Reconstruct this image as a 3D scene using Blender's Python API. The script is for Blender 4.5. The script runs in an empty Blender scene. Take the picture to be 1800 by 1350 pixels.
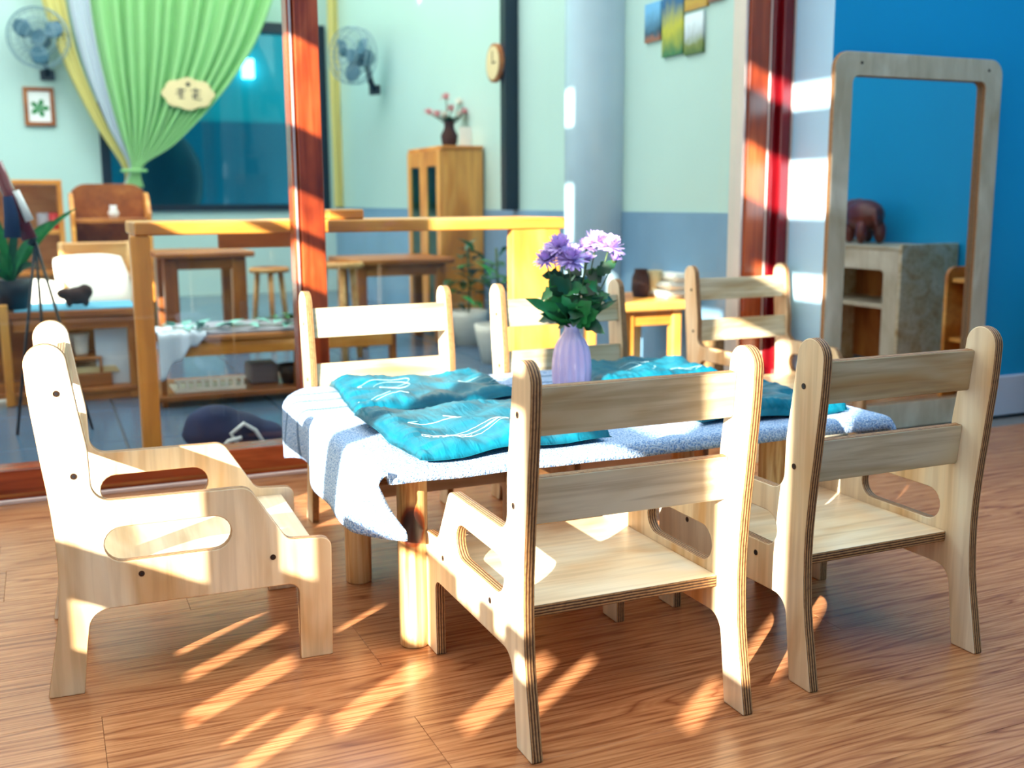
import bpy, bmesh, math, random
from mathutils import Vector, Matrix, noise
random.seed(11)
sc = bpy.context.scene
COL = sc.collection
R = math.radians

# ------------------------------------------------------------------ camera
F_PX, TILT, ROLL, CAM_H, PHI = 1880.64, R(9.7348), R(-0.3204), 0.75, R(23.5)
def _rot(v):
    c, s = math.cos(PHI), math.sin(PHI)
    return Vector((c*v[0]+s*v[1], -s*v[0]+c*v[1], v[2]))
_right, _fwd, _up = Vector((1,0,0)), Vector((0,math.cos(TILT),-math.sin(TILT))), Vector((0,math.sin(TILT),math.cos(TILT)))
_c, _s = math.cos(ROLL), math.sin(ROLL)
CR, CU, CF = _rot(_right*_c+_up*_s), _rot(_up*_c-_right*_s), _rot(_fwd)
CAM = Vector((0,0,CAM_H))
def ray(x, y): return CR*((x-900)/F_PX) - CU*((y-675)/F_PX) + CF
def aY(x, y, Y): d = ray(x,y); return CAM + d*(Y/d.y)
def aX(x, y, X): d = ray(x,y); return CAM + d*(X/d.x)
def aZ(x, y, Z=0.0): d = ray(x,y); return CAM + d*((Z-CAM_H)/d.z)

cd = bpy.data.cameras.new('camera'); cam = bpy.data.objects.new('camera', cd); COL.objects.link(cam)
cam.matrix_world = Matrix(((CR.x,CU.x,-CF.x,0),(CR.y,CU.y,-CF.y,0),(CR.z,CU.z,-CF.z,CAM_H),(0,0,0,1)))
cd.sensor_fit = 'HORIZONTAL'; cd.sensor_width = 36; cd.lens = F_PX*36/1800
cd.clip_start = 0.02; cd.clip_end = 60
cd.dof.use_dof = True; cd.dof.focus_distance = 1.66; cd.dof.aperture_fstop = 4.0
sc.camera = cam

# ------------------------------------------------------------------ world, sun, exposure
w = bpy.data.worlds.new('sky'); sc.world = w; w.use_nodes = True
bg = w.node_tree.nodes['Background']; bg.inputs[0].default_value = (1.0,0.975,0.94,1); bg.inputs[1].default_value = 1.18
SUN_AZ, SUN_EL = R(38), R(20)
sl = bpy.data.lights.new('sun','SUN'); sl.energy = 15.5; sl.angle = R(0.4); sl.color = (1.0,0.94,0.83)
so = bpy.data.objects.new('sun', sl); COL.objects.link(so); so.location = (-3,-3,3)
sd = Vector((math.cos(SUN_AZ)*math.cos(SUN_EL), math.sin(SUN_AZ)*math.cos(SUN_EL), -math.sin(SUN_EL)))
so.rotation_euler = sd.to_track_quat('-Z','Y').to_euler()
for _n, _x in (('fill_light_a',-0.9),('fill_light_b',1.1)):  # overhead fill lamps without fixtures, added to brighten the far room
    al = bpy.data.lights.new(_n,'AREA'); al.shape = 'RECTANGLE'; al.size = 1.3; al.size_y = 2.6; al.energy = 38; al.color = (0.92,0.98,1.0)
    ao = bpy.data.objects.new(_n, al); COL.objects.link(ao); ao.location = (_x,6.0,3.9)
vs = sc.view_settings
vs.view_transform = 'Standard'; vs.look = 'None'; vs.exposure = 0.70; vs.gamma = 1.0; vs.use_curve_mapping = False

# ------------------------------------------------------------------ materials
def srgb(r, g, b):
    f = lambda c: (c/255/12.92) if c/255 <= 0.04045 else ((c/255+0.055)/1.055)**2.4
    return (f(r), f(g), f(b), 1)
class NT:
    def __init__(s, name):
        s.m = bpy.data.materials.new(name); s.m.use_nodes = True
        s.t = s.m.node_tree; s.b = s.t.nodes['Principled BSDF']
    def n(s, typ, **kw):
        nd = s.t.nodes.new(typ)
        for k, v in kw.items():
            if hasattr(nd, k): setattr(nd, k, v)
            else: nd.inputs[k].default_value = v
        return nd
    def l(s, a, ao, b, bi): s.t.links.new(a.outputs[ao], b.inputs[bi])
    def ramp(s, fac, out, stops):
        r = s.n('ShaderNodeValToRGB'); e = r.color_ramp.elements
        while len(e) < len(stops): e.new(0.5)
        for el, (p, c) in zip(e, stops): el.position = p; el.color = c
        s.l(fac, out, r, 0); return r
    def coords(s, scale=(1,1,1), rnd=0.0, kind='Object'):
        tc = s.n('ShaderNodeTexCoord'); mp = s.n('ShaderNodeMapping'); mp.inputs['Scale'].default_value = scale
        if rnd:
            oi = s.n('ShaderNodeObjectInfo'); mu = s.n('ShaderNodeMath', operation='MULTIPLY'); mu.inputs[1].default_value = rnd
            s.l(oi,'Random',mu,0); ad = s.n('ShaderNodeVectorMath', operation='ADD')
            s.l(tc,kind,ad,0); s.l(mu,0,ad,1); s.l(ad,0,mp,0)
        else: s.l(tc,kind,mp,0)
        return mp
    def bump(s, src, out, strength, dist):
        b = s.n('ShaderNodeBump'); b.inputs['Strength'].default_value = strength; b.inputs['Distance'].default_value = dist
        s.l(src,out,b,'Height'); s.l(b,0,s.b,'Normal')
def flat(name, col, rough=0.5, metal=0.0, var=0.06, scale=6, spec=0.5, trans=0.0):
    k = NT(name); mp = k.coords((scale,)*3, rnd=3.0); nz = k.n('ShaderNodeTexNoise'); nz.inputs['Scale'].default_value = 1.0; nz.inputs['Detail'].default_value = 3
    k.l(mp,0,nz,0)
    a = tuple(max(0,c*(1-var)) for c in col[:3])+(1,); b = tuple(min(1,c*(1+var)) for c in col[:3])+(1,)
    r = k.ramp(nz,0,[(0.3,a),(0.7,b)]); k.l(r,0,k.b,'Base Color')
    k.b.inputs['Roughness'].default_value = rough; k.b.inputs['Metallic'].default_value = metal
    k.b.inputs['Specular IOR Level'].default_value = spec
    if trans: k.b.inputs['Transmission Weight'].default_value = trans
    return k.m
def wood(name, c1, c2, c3, sx=60, sy=5, rough=0.45, grain=0.5, axis='Y', rnd=7.0, spec=0.4):
    # grain runs along the given local axis
    k = NT(name)
    sca = {'Y':(sx,sy,sx),'X':(sy,sx,sx),'Z':(sx,sx,sy)}[axis]
    mp = k.coords(sca, rnd=rnd)
    n1 = k.n('ShaderNodeTexNoise'); n1.inputs['Scale'].default_value = 1; n1.inputs['Detail'].default_value = 5; n1.inputs['Distortion'].default_value = 0.6
    k.l(mp,0,n1,0)
    sca2 = tuple(v*(0.13 if v == sx else 0.55) for v in sca); mp2 = k.coords(sca2, rnd=rnd)
    n2 = k.n('ShaderNodeTexNoise'); n2.inputs['Scale'].default_value = 1; n2.inputs['Detail'].default_value = 3; n2.inputs['Distortion'].default_value = 1.2
    k.l(mp2,0,n2,0)
    r1 = k.ramp(n2,0,[(0.32,c1),(0.5,c2),(0.72,c3)])
    mx = k.n('ShaderNodeMix', data_type='RGBA', blend_type='MULTIPLY'); mx.inputs[0].default_value = grain
    r2 = k.ramp(n1,0,[(0.38,(0.55,0.47,0.38,1)),(0.58,(1,1,1,1))])
    k.l(r1,0,mx,6); k.l(r2,0,mx,7); k.l(mx,2,k.b,'Base Color')
    k.b.inputs['Roughness'].default_value = rough; k.b.inputs['Specular IOR Level'].default_value = spec
    k.bump(n1,0,0.08,0.002)
    return k.m
MAT = {}
MAT['ply'] = wood('birch_ply_face', srgb(241,224,194), srgb(235,208,168), srgb(212,162,104), 60, 3, 0.36, 0.34)
MAT['ply_shaded'] = wood('birch_ply_shaded', srgb(222,210,180), srgb(208,190,152), srgb(184,146,92), 75, 3.5, 0.4, 0.55)  # birch greyed and darkened so the shading sits in its colour
def ply_edge():
    k = NT('birch_ply_edge'); mp = k.coords((1,1,1))
    sp = k.n('ShaderNodeSeparateXYZ'); k.l(mp,0,sp,0)
    nz = k.n('ShaderNodeTexNoise'); nz.inputs['Scale'].default_value = 45; nz.inputs['Detail'].default_value = 4; k.l(mp,0,nz,0)
    mu = k.n('ShaderNodeMath', operation='MULTIPLY_ADD'); mu.inputs[1].default_value = 0.0016; k.l(nz,0,mu,0); k.l(sp,2,mu,2)
    m2 = k.n('ShaderNodeMath', operation='MULTIPLY'); m2.inputs[1].default_value = 1/0.0043; k.l(mu,0,m2,0)
    fr = k.n('ShaderNodeMath', operation='FRACT'); k.l(m2,0,fr,0)
    r = k.ramp(fr,0,[(0.0,srgb(66,36,18)),(0.45,srgb(104,62,32)),(0.55,srgb(182,130,78)),(0.92,srgb(198,150,96))])
    mx = k.n('ShaderNodeMix', data_type='RGBA', blend_type='MULTIPLY'); mx.inputs[0].default_value = 0.6
    n2 = k.n('ShaderNodeTexNoise'); n2.inputs['Scale'].default_value = 160; k.l(mp,0,n2,0)
    r2 = k.ramp(n2,0,[(0.3,(0.5,0.42,0.34,1)),(0.55,(1,1,1,1))]); k.l(r,0,mx,6); k.l(r2,0,mx,7)
    k.l(mx,2,k.b,'Base Color'); k.b.inputs['Roughness'].default_value = 0.6
    return k.m
MAT['edge'] = ply_edge()
MAT['ply_grey'] = wood('aged_ply', srgb(214,204,180), srgb(196,184,158), srgb(176,160,130), 30, 6, 0.5, 0.3)
MAT['pine'] = wood('pine', srgb(236,190,128), srgb(222,166,100), srgb(196,132,72), 40, 3, 0.42, 0.35)
MAT['pine_x'] = wood('pine_long', srgb(236,190,128), srgb(222,166,100), srgb(196,132,72), 40, 3, 0.42, 0.35, axis='X')
MAT['honey_x'] = wood('honey_wood_long', srgb(240,172,86), srgb(224,146,60), srgb(190,114,42), 40, 3, 0.35, 0.35, axis='X')
MAT['honey_z'] = wood('honey_wood_upright', srgb(240,172,86), srgb(224,146,60), srgb(190,114,42), 40, 3, 0.35, 0.35, axis='Z')
MAT['brown_x'] = wood('brown_wood_long', srgb(190,120,58), srgb(160,92,40), srgb(128,70,30), 40, 3, 0.4, 0.4, axis='X')
MAT['brown_z'] = wood('brown_wood_upright', srgb(190,120,58), srgb(160,92,40), srgb(128,70,30), 40, 3, 0.4, 0.4, axis='Z')
MAT['frame_z'] = wood('cherry_foil_upright', srgb(190,92,46), srgb(160,66,28), srgb(108,38,16), 60, 3.2, 0.22, 0.7, axis='Z', spec=0.6)
MAT['frame_x'] = wood('cherry_foil_long', srgb(190,92,46), srgb(160,66,28), srgb(108,38,16), 60, 3.2, 0.22, 0.7, axis='X', spec=0.6)
MAT['darkred'] = flat('dark_red_lacquer', srgb(104,10,18), 0.12, var=0.15)
MAT['black'] = flat('matt_black', srgb(18,20,26), 0.5)
MAT['screw'] = flat('dark_bolt', srgb(70,50,38), 0.35, 0.6)
MAT['alu'] = flat('pale_aluminium', srgb(225,205,195), 0.3, 0.4)
MAT['blue'] = flat('blue_paint', srgb(22,150,200), 0.42, var=0.03, scale=2, spec=0.4)
MAT['paleblue'] = flat('pale_blue_end_face', srgb(178,218,244), 0.45, var=0.03, scale=2)  # paler blue for the left end face of the blue wall
MAT['mint'] = flat('mint_paint', srgb(188,216,208), 0.28, var=0.03, scale=1.5, spec=0.5)
MAT['wains'] = flat('blue_grey_wainscot', srgb(118,154,184), 0.3, var=0.1, scale=3)
MAT['white'] = flat('white_paint', srgb(238,238,236), 0.5, var=0.03)
MAT['column'] = flat('pale_column_paint', srgb(188,212,226), 0.25, var=0.03)
MAT['base'] = flat('grey_white_skirting', srgb(190,200,216), 0.4, var=0.03)
MAT['teal_dark'] = flat('dim_teal_wall', srgb(0,150,164), 0.4, var=0.08, scale=1)
MAT['teal_darker'] = flat('dim_teal_dado', srgb(0,92,118), 0.3, var=0.1, scale=1)
MAT['navy'] = flat('navy_metal', srgb(8,24,38), 0.4)
MAT['fan_blade'] = flat('smoky_blue_plastic', srgb(70,110,130), 0.3)
MAT['fan_cage'] = flat('grey_wire', srgb(120,150,160), 0.4)
MAT['green_cloth'] = flat('green_sheer', srgb(150,205,140), 0.8, var=0.05)
MAT['yellow_cloth'] = flat('yellow_sheer', srgb(226,216,140), 0.8, var=0.05)
MAT['white_cloth'] = flat('white_sheer', srgb(206,216,226), 0.8, var=0.04)
MAT['cushion'] = flat('white_cotton', srgb(245,240,228), 0.9, var=0.03)
MAT['greymat'] = flat('grey_mat', srgb(150,148,156), 0.8)
MAT['tray'] = flat('white_tray', srgb(232,226,212), 0.4)
MAT['bluecloth'] = flat('blue_felt', srgb(90,160,190), 0.9)
MAT['navycloth'] = flat('navy_cloth', srgb(22,40,78), 0.9, var=0.25)
MAT['leaf'] = flat('leaf_green', srgb(46,128,62), 0.4, var=0.35, scale=25)
MAT['leaf_dark'] = flat('dark_leaf_green', srgb(22,74,40), 0.4, var=0.35, scale=25)
MAT['stem'] = flat('stem_green', srgb(70,92,44), 0.5, var=0.3, scale=20)
MAT['petal'] = flat('lavender_petal', srgb(208,178,240), 0.55, var=0.2, scale=60)
MAT['petal2'] = flat('violet_petal', srgb(202,168,236), 0.55, var=0.25, scale=60)
MAT['vase'] = flat('lilac_glaze', srgb(210,180,214), 0.14, var=0.03, spec=0.6)
MAT['mirror'] = flat('mirror_silver', (0.86,0.9,0.92,1), 0.0, 1.0, var=0.0)
MAT['pinkflower'] = flat('pink_petal', srgb(222,168,170), 0.7, var=0.2, scale=40)
MAT['brownfur'] = flat('dark_brown_plush', srgb(60,34,22), 0.9, var=0.3)
MAT['elephant'] = flat('red_brown_carving', srgb(92,34,26), 0.35, var=0.3, scale=14)
MAT['wicker'] = flat('wicker_brown', srgb(140,104,66), 0.7, var=0.4, scale=90)
MAT['cream'] = flat('cream_card', srgb(222,200,150), 0.7)
MAT['red'] = flat('red_paint', srgb(190,40,40), 0.5)
MAT['pane'] = None
def pane_mat(name, tint=(1,1,1,1), refl=1.0):
    k = NT(name); t = k.t; t.nodes.remove(k.b)
    o = t.nodes['Material Output']; tr = k.n('ShaderNodeBsdfTransparent'); tr.inputs[0].default_value = tint
    gl = k.n('ShaderNodeBsdfGlossy'); gl.inputs['Roughness'].default_value = 0.0; gl.inputs[0].default_value = (0.85*refl,0.9*refl,0.95*refl,1)
    fr = k.n('ShaderNodeFresnel'); fr.inputs[0].default_value = 1.45
    mx = k.n('ShaderNodeMixShader'); ge = k.n('ShaderNodeNewGeometry'); iv = k.n('ShaderNodeMath', operation='SUBTRACT'); iv.inputs[0].default_value = 1.0; k.l(ge,'Backfacing',iv,1)
    mm = k.n('ShaderNodeMath', operation='MULTIPLY'); k.l(fr,0,mm,0); k.l(iv,0,mm,1); k.l(mm,0,mx,0); k.l(tr,0,mx,1); k.l(gl,0,mx,2); t.links.new(mx.outputs[0], o.inputs[0])
    return k.m
MAT['pane'] = pane_mat('clear_glass', (0.97,1.0,0.99,1))
MAT['teal_pane'] = pane_mat('teal_glass', (0.45,0.9,0.95,1))
def laminate():
    k = NT('oak_laminate'); oi = k.n('ShaderNodeObjectInfo'); tc = k.n('ShaderNodeTexCoord')
    cb = k.n('ShaderNodeCombineXYZ'); m1 = k.n('ShaderNodeMath', operation='MULTIPLY'); m1.inputs[1].default_value = 37.0; k.l(oi,'Random',m1,0)
    k.l(m1,0,cb,0); k.l(m1,0,cb,1)
    ad = k.n('ShaderNodeVectorMath', operation='ADD'); k.l(tc,'Object',ad,0); k.l(cb,0,ad,1)
    mp = k.n('ShaderNodeMapping'); mp.inputs['Scale'].default_value = (0.5,8.0,1); k.l(ad,0,mp,0)
    n0 = k.n('ShaderNodeTexNoise'); n0.inputs['Scale'].default_value = 1.3; n0.inputs['Detail'].default_value = 3; n0.inputs['Distortion'].default_value = 0.4; k.l(mp,0,n0,0)
    m2 = k.n('ShaderNodeMath', operation='MULTIPLY'); m2.inputs[1].default_value = 34.0; k.l(n0,0,m2,0)
    fr = k.n('ShaderNodeMath', operation='PINGPONG'); fr.inputs[1].default_value = 1.0; k.l(m2,0,fr,0)
    r = k.ramp(fr,0,[(0.0,srgb(150,92,58)),(0.25,srgb(182,122,80)),(0.7,srgb(200,140,94)),(1.0,srgb(194,132,88))])
    mp2 = k.n('ShaderNodeMapping'); mp2.inputs['Scale'].default_value = (9,170,1); k.l(ad,0,mp2,0)
    n1 = k.n('ShaderNodeTexNoise'); n1.inputs['Scale'].default_value = 1; n1.inputs['Detail'].default_value = 4; k.l(mp2,0,n1,0)
    r2 = k.ramp(n1,0,[(0.36,(0.62,0.5,0.42,1)),(0.6,(1,1,1,1))])
    mx = k.n('ShaderNodeMix', data_type='RGBA', blend_type='MULTIPLY'); mx.inputs[0].default_value = 0.75; k.l(r,0,mx,6); k.l(r2,0,mx,7)
    hs = k.n('ShaderNodeHueSaturation'); m3 = k.n('ShaderNodeMath', operation='MULTIPLY_ADD'); m3.inputs[1].default_value = 0.10; m3.inputs[2].default_value = 0.95
    k.l(oi,'Random',m3,0); k.l(m3,0,hs,'Value'); k.l(mx,2,hs,'Color'); k.l(hs,0,k.b,'Base Color')
    k.b.inputs['Roughness'].default_value = 0.27; k.b.inputs['Specular IOR Level'].default_value = 0.36
    k.bump(n1,0,0.06,0.001); return k.m
MAT['laminate'] = laminate()
MAT['tile'] = flat('blue_grey_tile', srgb(72,98,122), 0.2, var=0.08, scale=2.5)
MAT['grout'] = flat('grout', srgb(120,124,126), 0.9)
def towel_mat():
    k = NT('pale_blue_terry'); mp = k.coords((1,1,1)); nz = k.n('ShaderNodeTexNoise'); nz.inputs['Scale'].default_value = 330; nz.inputs['Detail'].default_value = 2; k.l(mp,0,nz,0)
    r = k.ramp(nz,0,[(0.33,srgb(96,136,194)),(0.5,srgb(166,192,224)),(0.66,srgb(210,224,240))])
    sp = k.n('ShaderNodeSeparateXYZ'); k.l(mp,0,sp,0)
    # three woven stripes along the towel
    prev = None
    for y0 in (2.31,2.225,2.13):
        s_ = k.n('ShaderNodeMath', operation='SUBTRACT'); s_.inputs[1].default_value = y0; k.l(sp,1,s_,0)
        a = k.n('ShaderNodeMath', operation='ABSOLUTE'); k.l(s_,0,a,0)
        c = k.n('ShaderNodeMath', operation='LESS_THAN'); c.inputs[1].default_value = 0.007; k.l(a,0,c,0)
        if prev is None: prev = c
        else:
            d = k.n('ShaderNodeMath', operation='MAXIMUM'); k.l(prev,0,d,0); k.l(c,0,d,1); prev = d
    mx = k.n('ShaderNodeMix', data_type='RGBA'); k.l(prev,0,mx,0); k.l(r,0,mx,6); mx.inputs[7].default_value = srgb(104,130,164)
    k.l(mx,2,k.b,'Base Color'); k.b.inputs['Roughness'].default_value = 0.95; k.b.inputs['Specular IOR Level'].default_value = 0.1
    k.bump(nz,0,0.9,0.005); return k.m
MAT['towel'] = towel_mat()
def quilt_mat():
    k = NT('teal_quilted_satin'); mp = k.coords((1,1,1), rnd=2.0)
    n1 = k.n('ShaderNodeTexNoise'); n1.inputs['Scale'].default_value = 14; n1.inputs['Detail'].default_value = 4; n1.inputs['Distortion'].default_value = 1.0; k.l(mp,0,n1,0)
    r = k.ramp(n1,0,[(0.3,srgb(0,80,99)),(0.7,srgb(0,108,128))]); k.l(r,0,k.b,'Base Color')
    k.b.inputs['Roughness'].default_value = 0.45; k.b.inputs['Specular IOR Level'].default_value = 0.2
    mp2 = k.coords((70,14,30), rnd=2.0); n2 = k.n('ShaderNodeTexNoise'); n2.inputs['Scale'].default_value = 1; n2.inputs['Detail'].default_value = 3; n2.inputs['Distortion'].default_value = 0.8; k.l(mp2,0,n2,0)
    k.bump(n2,0,0.35,0.008); return k.m
MAT['quilt'] = quilt_mat()
MAT['thread'] = flat('white_thread', srgb(200,236,238), 0.7)
def log_mat(name, knot=None):
    k = NT(name); mp = k.coords((90,90,5), rnd=5); n1 = k.n('ShaderNodeTexNoise'); n1.inputs['Scale'].default_value = 1; n1.inputs['Detail'].default_value = 3; n1.inputs['Distortion'].default_value = 0.5; k.l(mp,0,n1,0)
    r = k.ramp(n1,0,[(0.35,srgb(190,126,66)),(0.5,srgb(230,180,112)),(0.65,srgb(246,208,146))])
    src, out = r, 0
    if knot:
        tc = k.n('ShaderNodeTexCoord'); m = k.n('ShaderNodeMapping'); m.inputs['Location'].default_value = tuple(-a*s for a, s in zip(knot,(1,1,0.62))); m.inputs['Scale'].default_value = (1,1,0.62)
        k.l(tc,'Object',m,0); ln = k.n('ShaderNodeVectorMath', operation='LENGTH'); k.l(m,0,ln,0)
        nz = k.n('ShaderNodeTexNoise'); nz.inputs['Scale'].default_value = 40; k.l(tc,'Object',nz,0)
        ma = k.n('ShaderNodeMath', operation='MULTIPLY_ADD'); ma.inputs[1].default_value = 0.006; k.l(nz,0,ma,0); k.l(ln,'Value',ma,2)
        kr = k.ramp(ma,0,[(0.0,srgb(36,14,8)),(0.019,srgb(56,22,12)),(0.0235,srgb(150,86,44)),(0.03,(1,1,1,1))])
        mx = k.n('ShaderNodeMix', data_type='RGBA', blend_type='MULTIPLY'); mx.inputs[0].default_value = 1.0; k.l(r,0,mx,6); k.l(kr,0,mx,7); src, out = mx, 2
    k.l(src,out,k.b,'Base Color'); k.b.inputs['Roughness'].default_value = 0.4; return k.m
MAT['log'] = log_mat('pine_log'); MAT['log_knot'] = log_mat('pine_log_with_knot', (-0.005,-0.025,0.215))

# ------------------------------------------------------------------ building helpers
def link(o, parent=None):
    COL.objects.link(o)
    if parent is not None: o.parent = parent
    return o
def tag(o, label=None, cat=None, group=None, kind=None):
    for k, v in (('label',label),('category',cat),('group',group),('kind',kind)):
        if v: o[k] = v
    return o
def empty(name, loc=(0,0,0), rz=0.0, label=None, cat=None, group=None):
    o = bpy.data.objects.new(name, None); o.empty_display_size = 0.05; o.location = loc; o.rotation_euler = (0,0,rz)
    return tag(link(o), label, cat, group)
def mesh_obj(name, verts, faces, mat, parent=None, smooth=False):
    me = bpy.data.meshes.new(name); me.from_pydata([tuple(v) for v in verts], [], faces); me.update()
    for m in (mat if isinstance(mat,(list,tuple)) else [mat]): me.materials.append(MAT[m] if isinstance(m,str) else m)
    if smooth: me.polygons.foreach_set('use_smooth', [True]*len(me.polygons))
    return link(bpy.data.objects.new(name, me), parent)
def bm_obj(name, bm, mat, parent=None, smooth=False):
    me = bpy.data.meshes.new(name); bmesh.ops.recalc_face_normals(bm, faces=bm.faces[:]); bm.to_mesh(me); bm.free()
    for m in (mat if isinstance(mat,(list,tuple)) else [mat]): me.materials.append(MAT[m])
    if smooth: me.polygons.foreach_set('use_smooth', [True]*len(me.polygons))
    return link(bpy.data.objects.new(name, me), parent)
def bm_box(bm, x0,x1,y0,y1,z0,z1, bevel=0.0, mi=0):
    g = bmesh.ops.create_cube(bm, size=1.0); vs_ = g['verts']
    for v in vs_: v.co = Vector((x0+(v.co.x+.5)*(x1-x0), y0+(v.co.y+.5)*(y1-y0), z0+(v.co.z+.5)*(z1-z0)))
    fs = set(f for v in vs_ for f in v.link_faces)
    if bevel:
        es = list(set(e for v in vs_ for e in v.link_edges))
        r = bmesh.ops.bevel(bm, geom=es, offset=bevel, segments=1, affect='EDGES', profile=0.5); fs = set(r['faces'])|set(f for f in fs if f.is_valid)
    for f in fs: f.material_index = mi
def box(name, x0,x1,y0,y1,z0,z1, mat, parent=None, bevel=0.0):
    bm = bmesh.new(); bm_box(bm, min(x0,x1),max(x0,x1),min(y0,y1),max(y0,y1),min(z0,z1),max(z0,z1),bevel)
    return bm_obj(name, bm, mat, parent)
def boxes(name, lst, mat, parent=None, bevel=0.0):
    bm = bmesh.new()
    for b in lst: bm_box(bm, *b, bevel=bevel)
    return bm_obj(name, bm, mat, parent)
def bm_tube(bm, pts, rad, seg=8, cap=True):
    pts = [Vector(p) for p in pts]; n = len(pts); rings = []
    rr = rad if isinstance(rad,(list,tuple)) else [rad]*n
    t0 = (pts[1]-pts[0]).normalized(); u = t0.orthogonal().normalized()
    for i in range(n):
        t = (pts[min(i+1,n-1)]-pts[max(i-1,0)]).normalized()
        u = (u - t*u.dot(t)).normalized(); v = t.cross(u)
        rings.append([bm.verts.new(pts[i]+(u*math.cos(2*math.pi*k/seg)+v*math.sin(2*math.pi*k/seg))*rr[i]) for k in range(seg)])
    for a, b in zip(rings, rings[1:]):
        for k in range(seg): bm.faces.new((a[k],a[(k+1)%seg],b[(k+1)%seg],b[k]))
    if cap: bm.faces.new(rings[0][::-1]); bm.faces.new(rings[-1])
def tube(name, pts, rad, mat, parent=None, seg=8):
    bm = bmesh.new(); bm_tube(bm, pts, rad, seg); return bm_obj(name, bm, mat, parent, True)
def lathe(name, prof, mat, parent=None, seg=32, rib=None):
    vs_, fs = [], []
    for r_, z_ in prof:
        for k in range(seg):
            a = 2*math.pi*k/seg; rr = r_*(1+(rib(z_)*math.cos(rib.n*a) if rib else 0)); vs_.append((rr*math.cos(a), rr*math.sin(a), z_))
    for i in range(len(prof)-1):
        for k in range(seg): fs.append((i*seg+k, i*seg+(k+1)%seg, (i+1)*seg+(k+1)%seg, (i+1)*seg+k))
    fs.append(tuple(range(seg))[::-1])
    return mesh_obj(name, vs_, fs, mat, parent, True)
def fillet(poly, seg=7):
    # poly: (x, y, r); rounds each corner
    out = []; n = len(poly)
    for i in range(n):
        x, y, r_ = poly[i]; P = Vector((x,y))
        if r_ <= 0: out.append((x,y)); continue
        A = Vector(poly[i-1][:2])-P; B = Vector(poly[(i+1)%n][:2])-P; la, lb = A.length, B.length; A.normalize(); B.normalize()
        ang = A.angle(B); d = min(r_/math.tan(ang/2), la*0.48, lb*0.48); rr = d*math.tan(ang/2)
        c = P+(A+B).normalized()*(rr/math.sin(ang/2)); s0 = P+A*d-c; s1 = P+B*d-c
        tot = s0.angle_signed(s1)
        for k in range(seg+1):
            a = -tot*k/seg; out.append((c.x+s0.x*math.cos(a)-s0.y*math.sin(a), c.y+s0.x*math.sin(a)+s0.y*math.cos(a)))
    return out
def plate_mesh(name, outer, holes, th, bevel=0.0015, mats=('ply','edge')):
    cu = bpy.data.curves.new(name,'CURVE'); cu.dimensions = '2D'; cu.fill_mode = 'BOTH'
    cu.extrude = th/2-bevel; cu.bevel_depth = bevel; cu.bevel_resolution = 1; cu.offset = -bevel
    for pl in [outer]+list(holes):
        s_ = cu.splines.new('POLY'); s_.points.add(len(pl)-1); s_.use_cyclic_u = True
        for p_, q in zip(s_.points, pl): p_.co = (q[0],q[1],0,1)
    o = bpy.data.objects.new(name, cu); COL.objects.link(o)
    dg = bpy.context.evaluated_depsgraph_get(); me = bpy.data.meshes.new_from_object(o.evaluated_get(dg))
    bpy.data.objects.remove(o); bpy.data.curves.remove(cu)
    me.name = name; me.materials.clear()
    for m in mats: me.materials.append(MAT[m])
    if len(mats) > 1:
        for p_ in me.polygons: p_.material_index = 0 if abs(p_.normal.z) > 0.8 else 1
    return me
def add_mesh(name, me, parent, mat4=None):
    o = link(bpy.data.objects.new(name, me), parent)
    if mat4 is not None: o.matrix_local = mat4
    return o
def frame4(X, Y, Z, T): return Matrix(((X[0],Y[0],Z[0],T[0]),(X[1],Y[1],Z[1],T[1]),(X[2],Y[2],Z[2],T[2]),(0,0,0,1)))
def rrect(x0,x1,y0,y1,r_): return fillet([(x0,y0,r_),(x1,y0,r_),(x1,y1,r_),(x0,y1,r_)])
def copy_tree(o, parent=None):
    c = o.copy(); COL.objects.link(c)
    if parent is not None: c.parent = parent
    for ch in o.children: copy_tree(ch, c)
    return c
def blob(name, ells, mat, voxel, parent=None):
    bm = bmesh.new()
    for (c, rad, rz, rx) in ells:
        M_ = Matrix.Translation(c) @ Matrix.Rotation(rz,4,'Z') @ Matrix.Rotation(rx,4,'X') @ Matrix.Diagonal((*rad,1))
        bmesh.ops.create_icosphere(bm, subdivisions=3, radius=1.0, matrix=M_)
    o = bm_obj(name, bm, mat, None, True)
    md = o.modifiers.new('r','REMESH'); md.mode = 'VOXEL'; md.voxel_size = voxel; md.use_smooth_shade = True
    s2 = o.modifiers.new('s','SMOOTH'); s2.iterations = 6
    dg = bpy.context.evaluated_depsgraph_get(); me = bpy.data.meshes.new_from_object(o.evaluated_get(dg))
    o.modifiers.clear(); o.data = me
    if parent is not None: o.parent = parent
    return o

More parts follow.
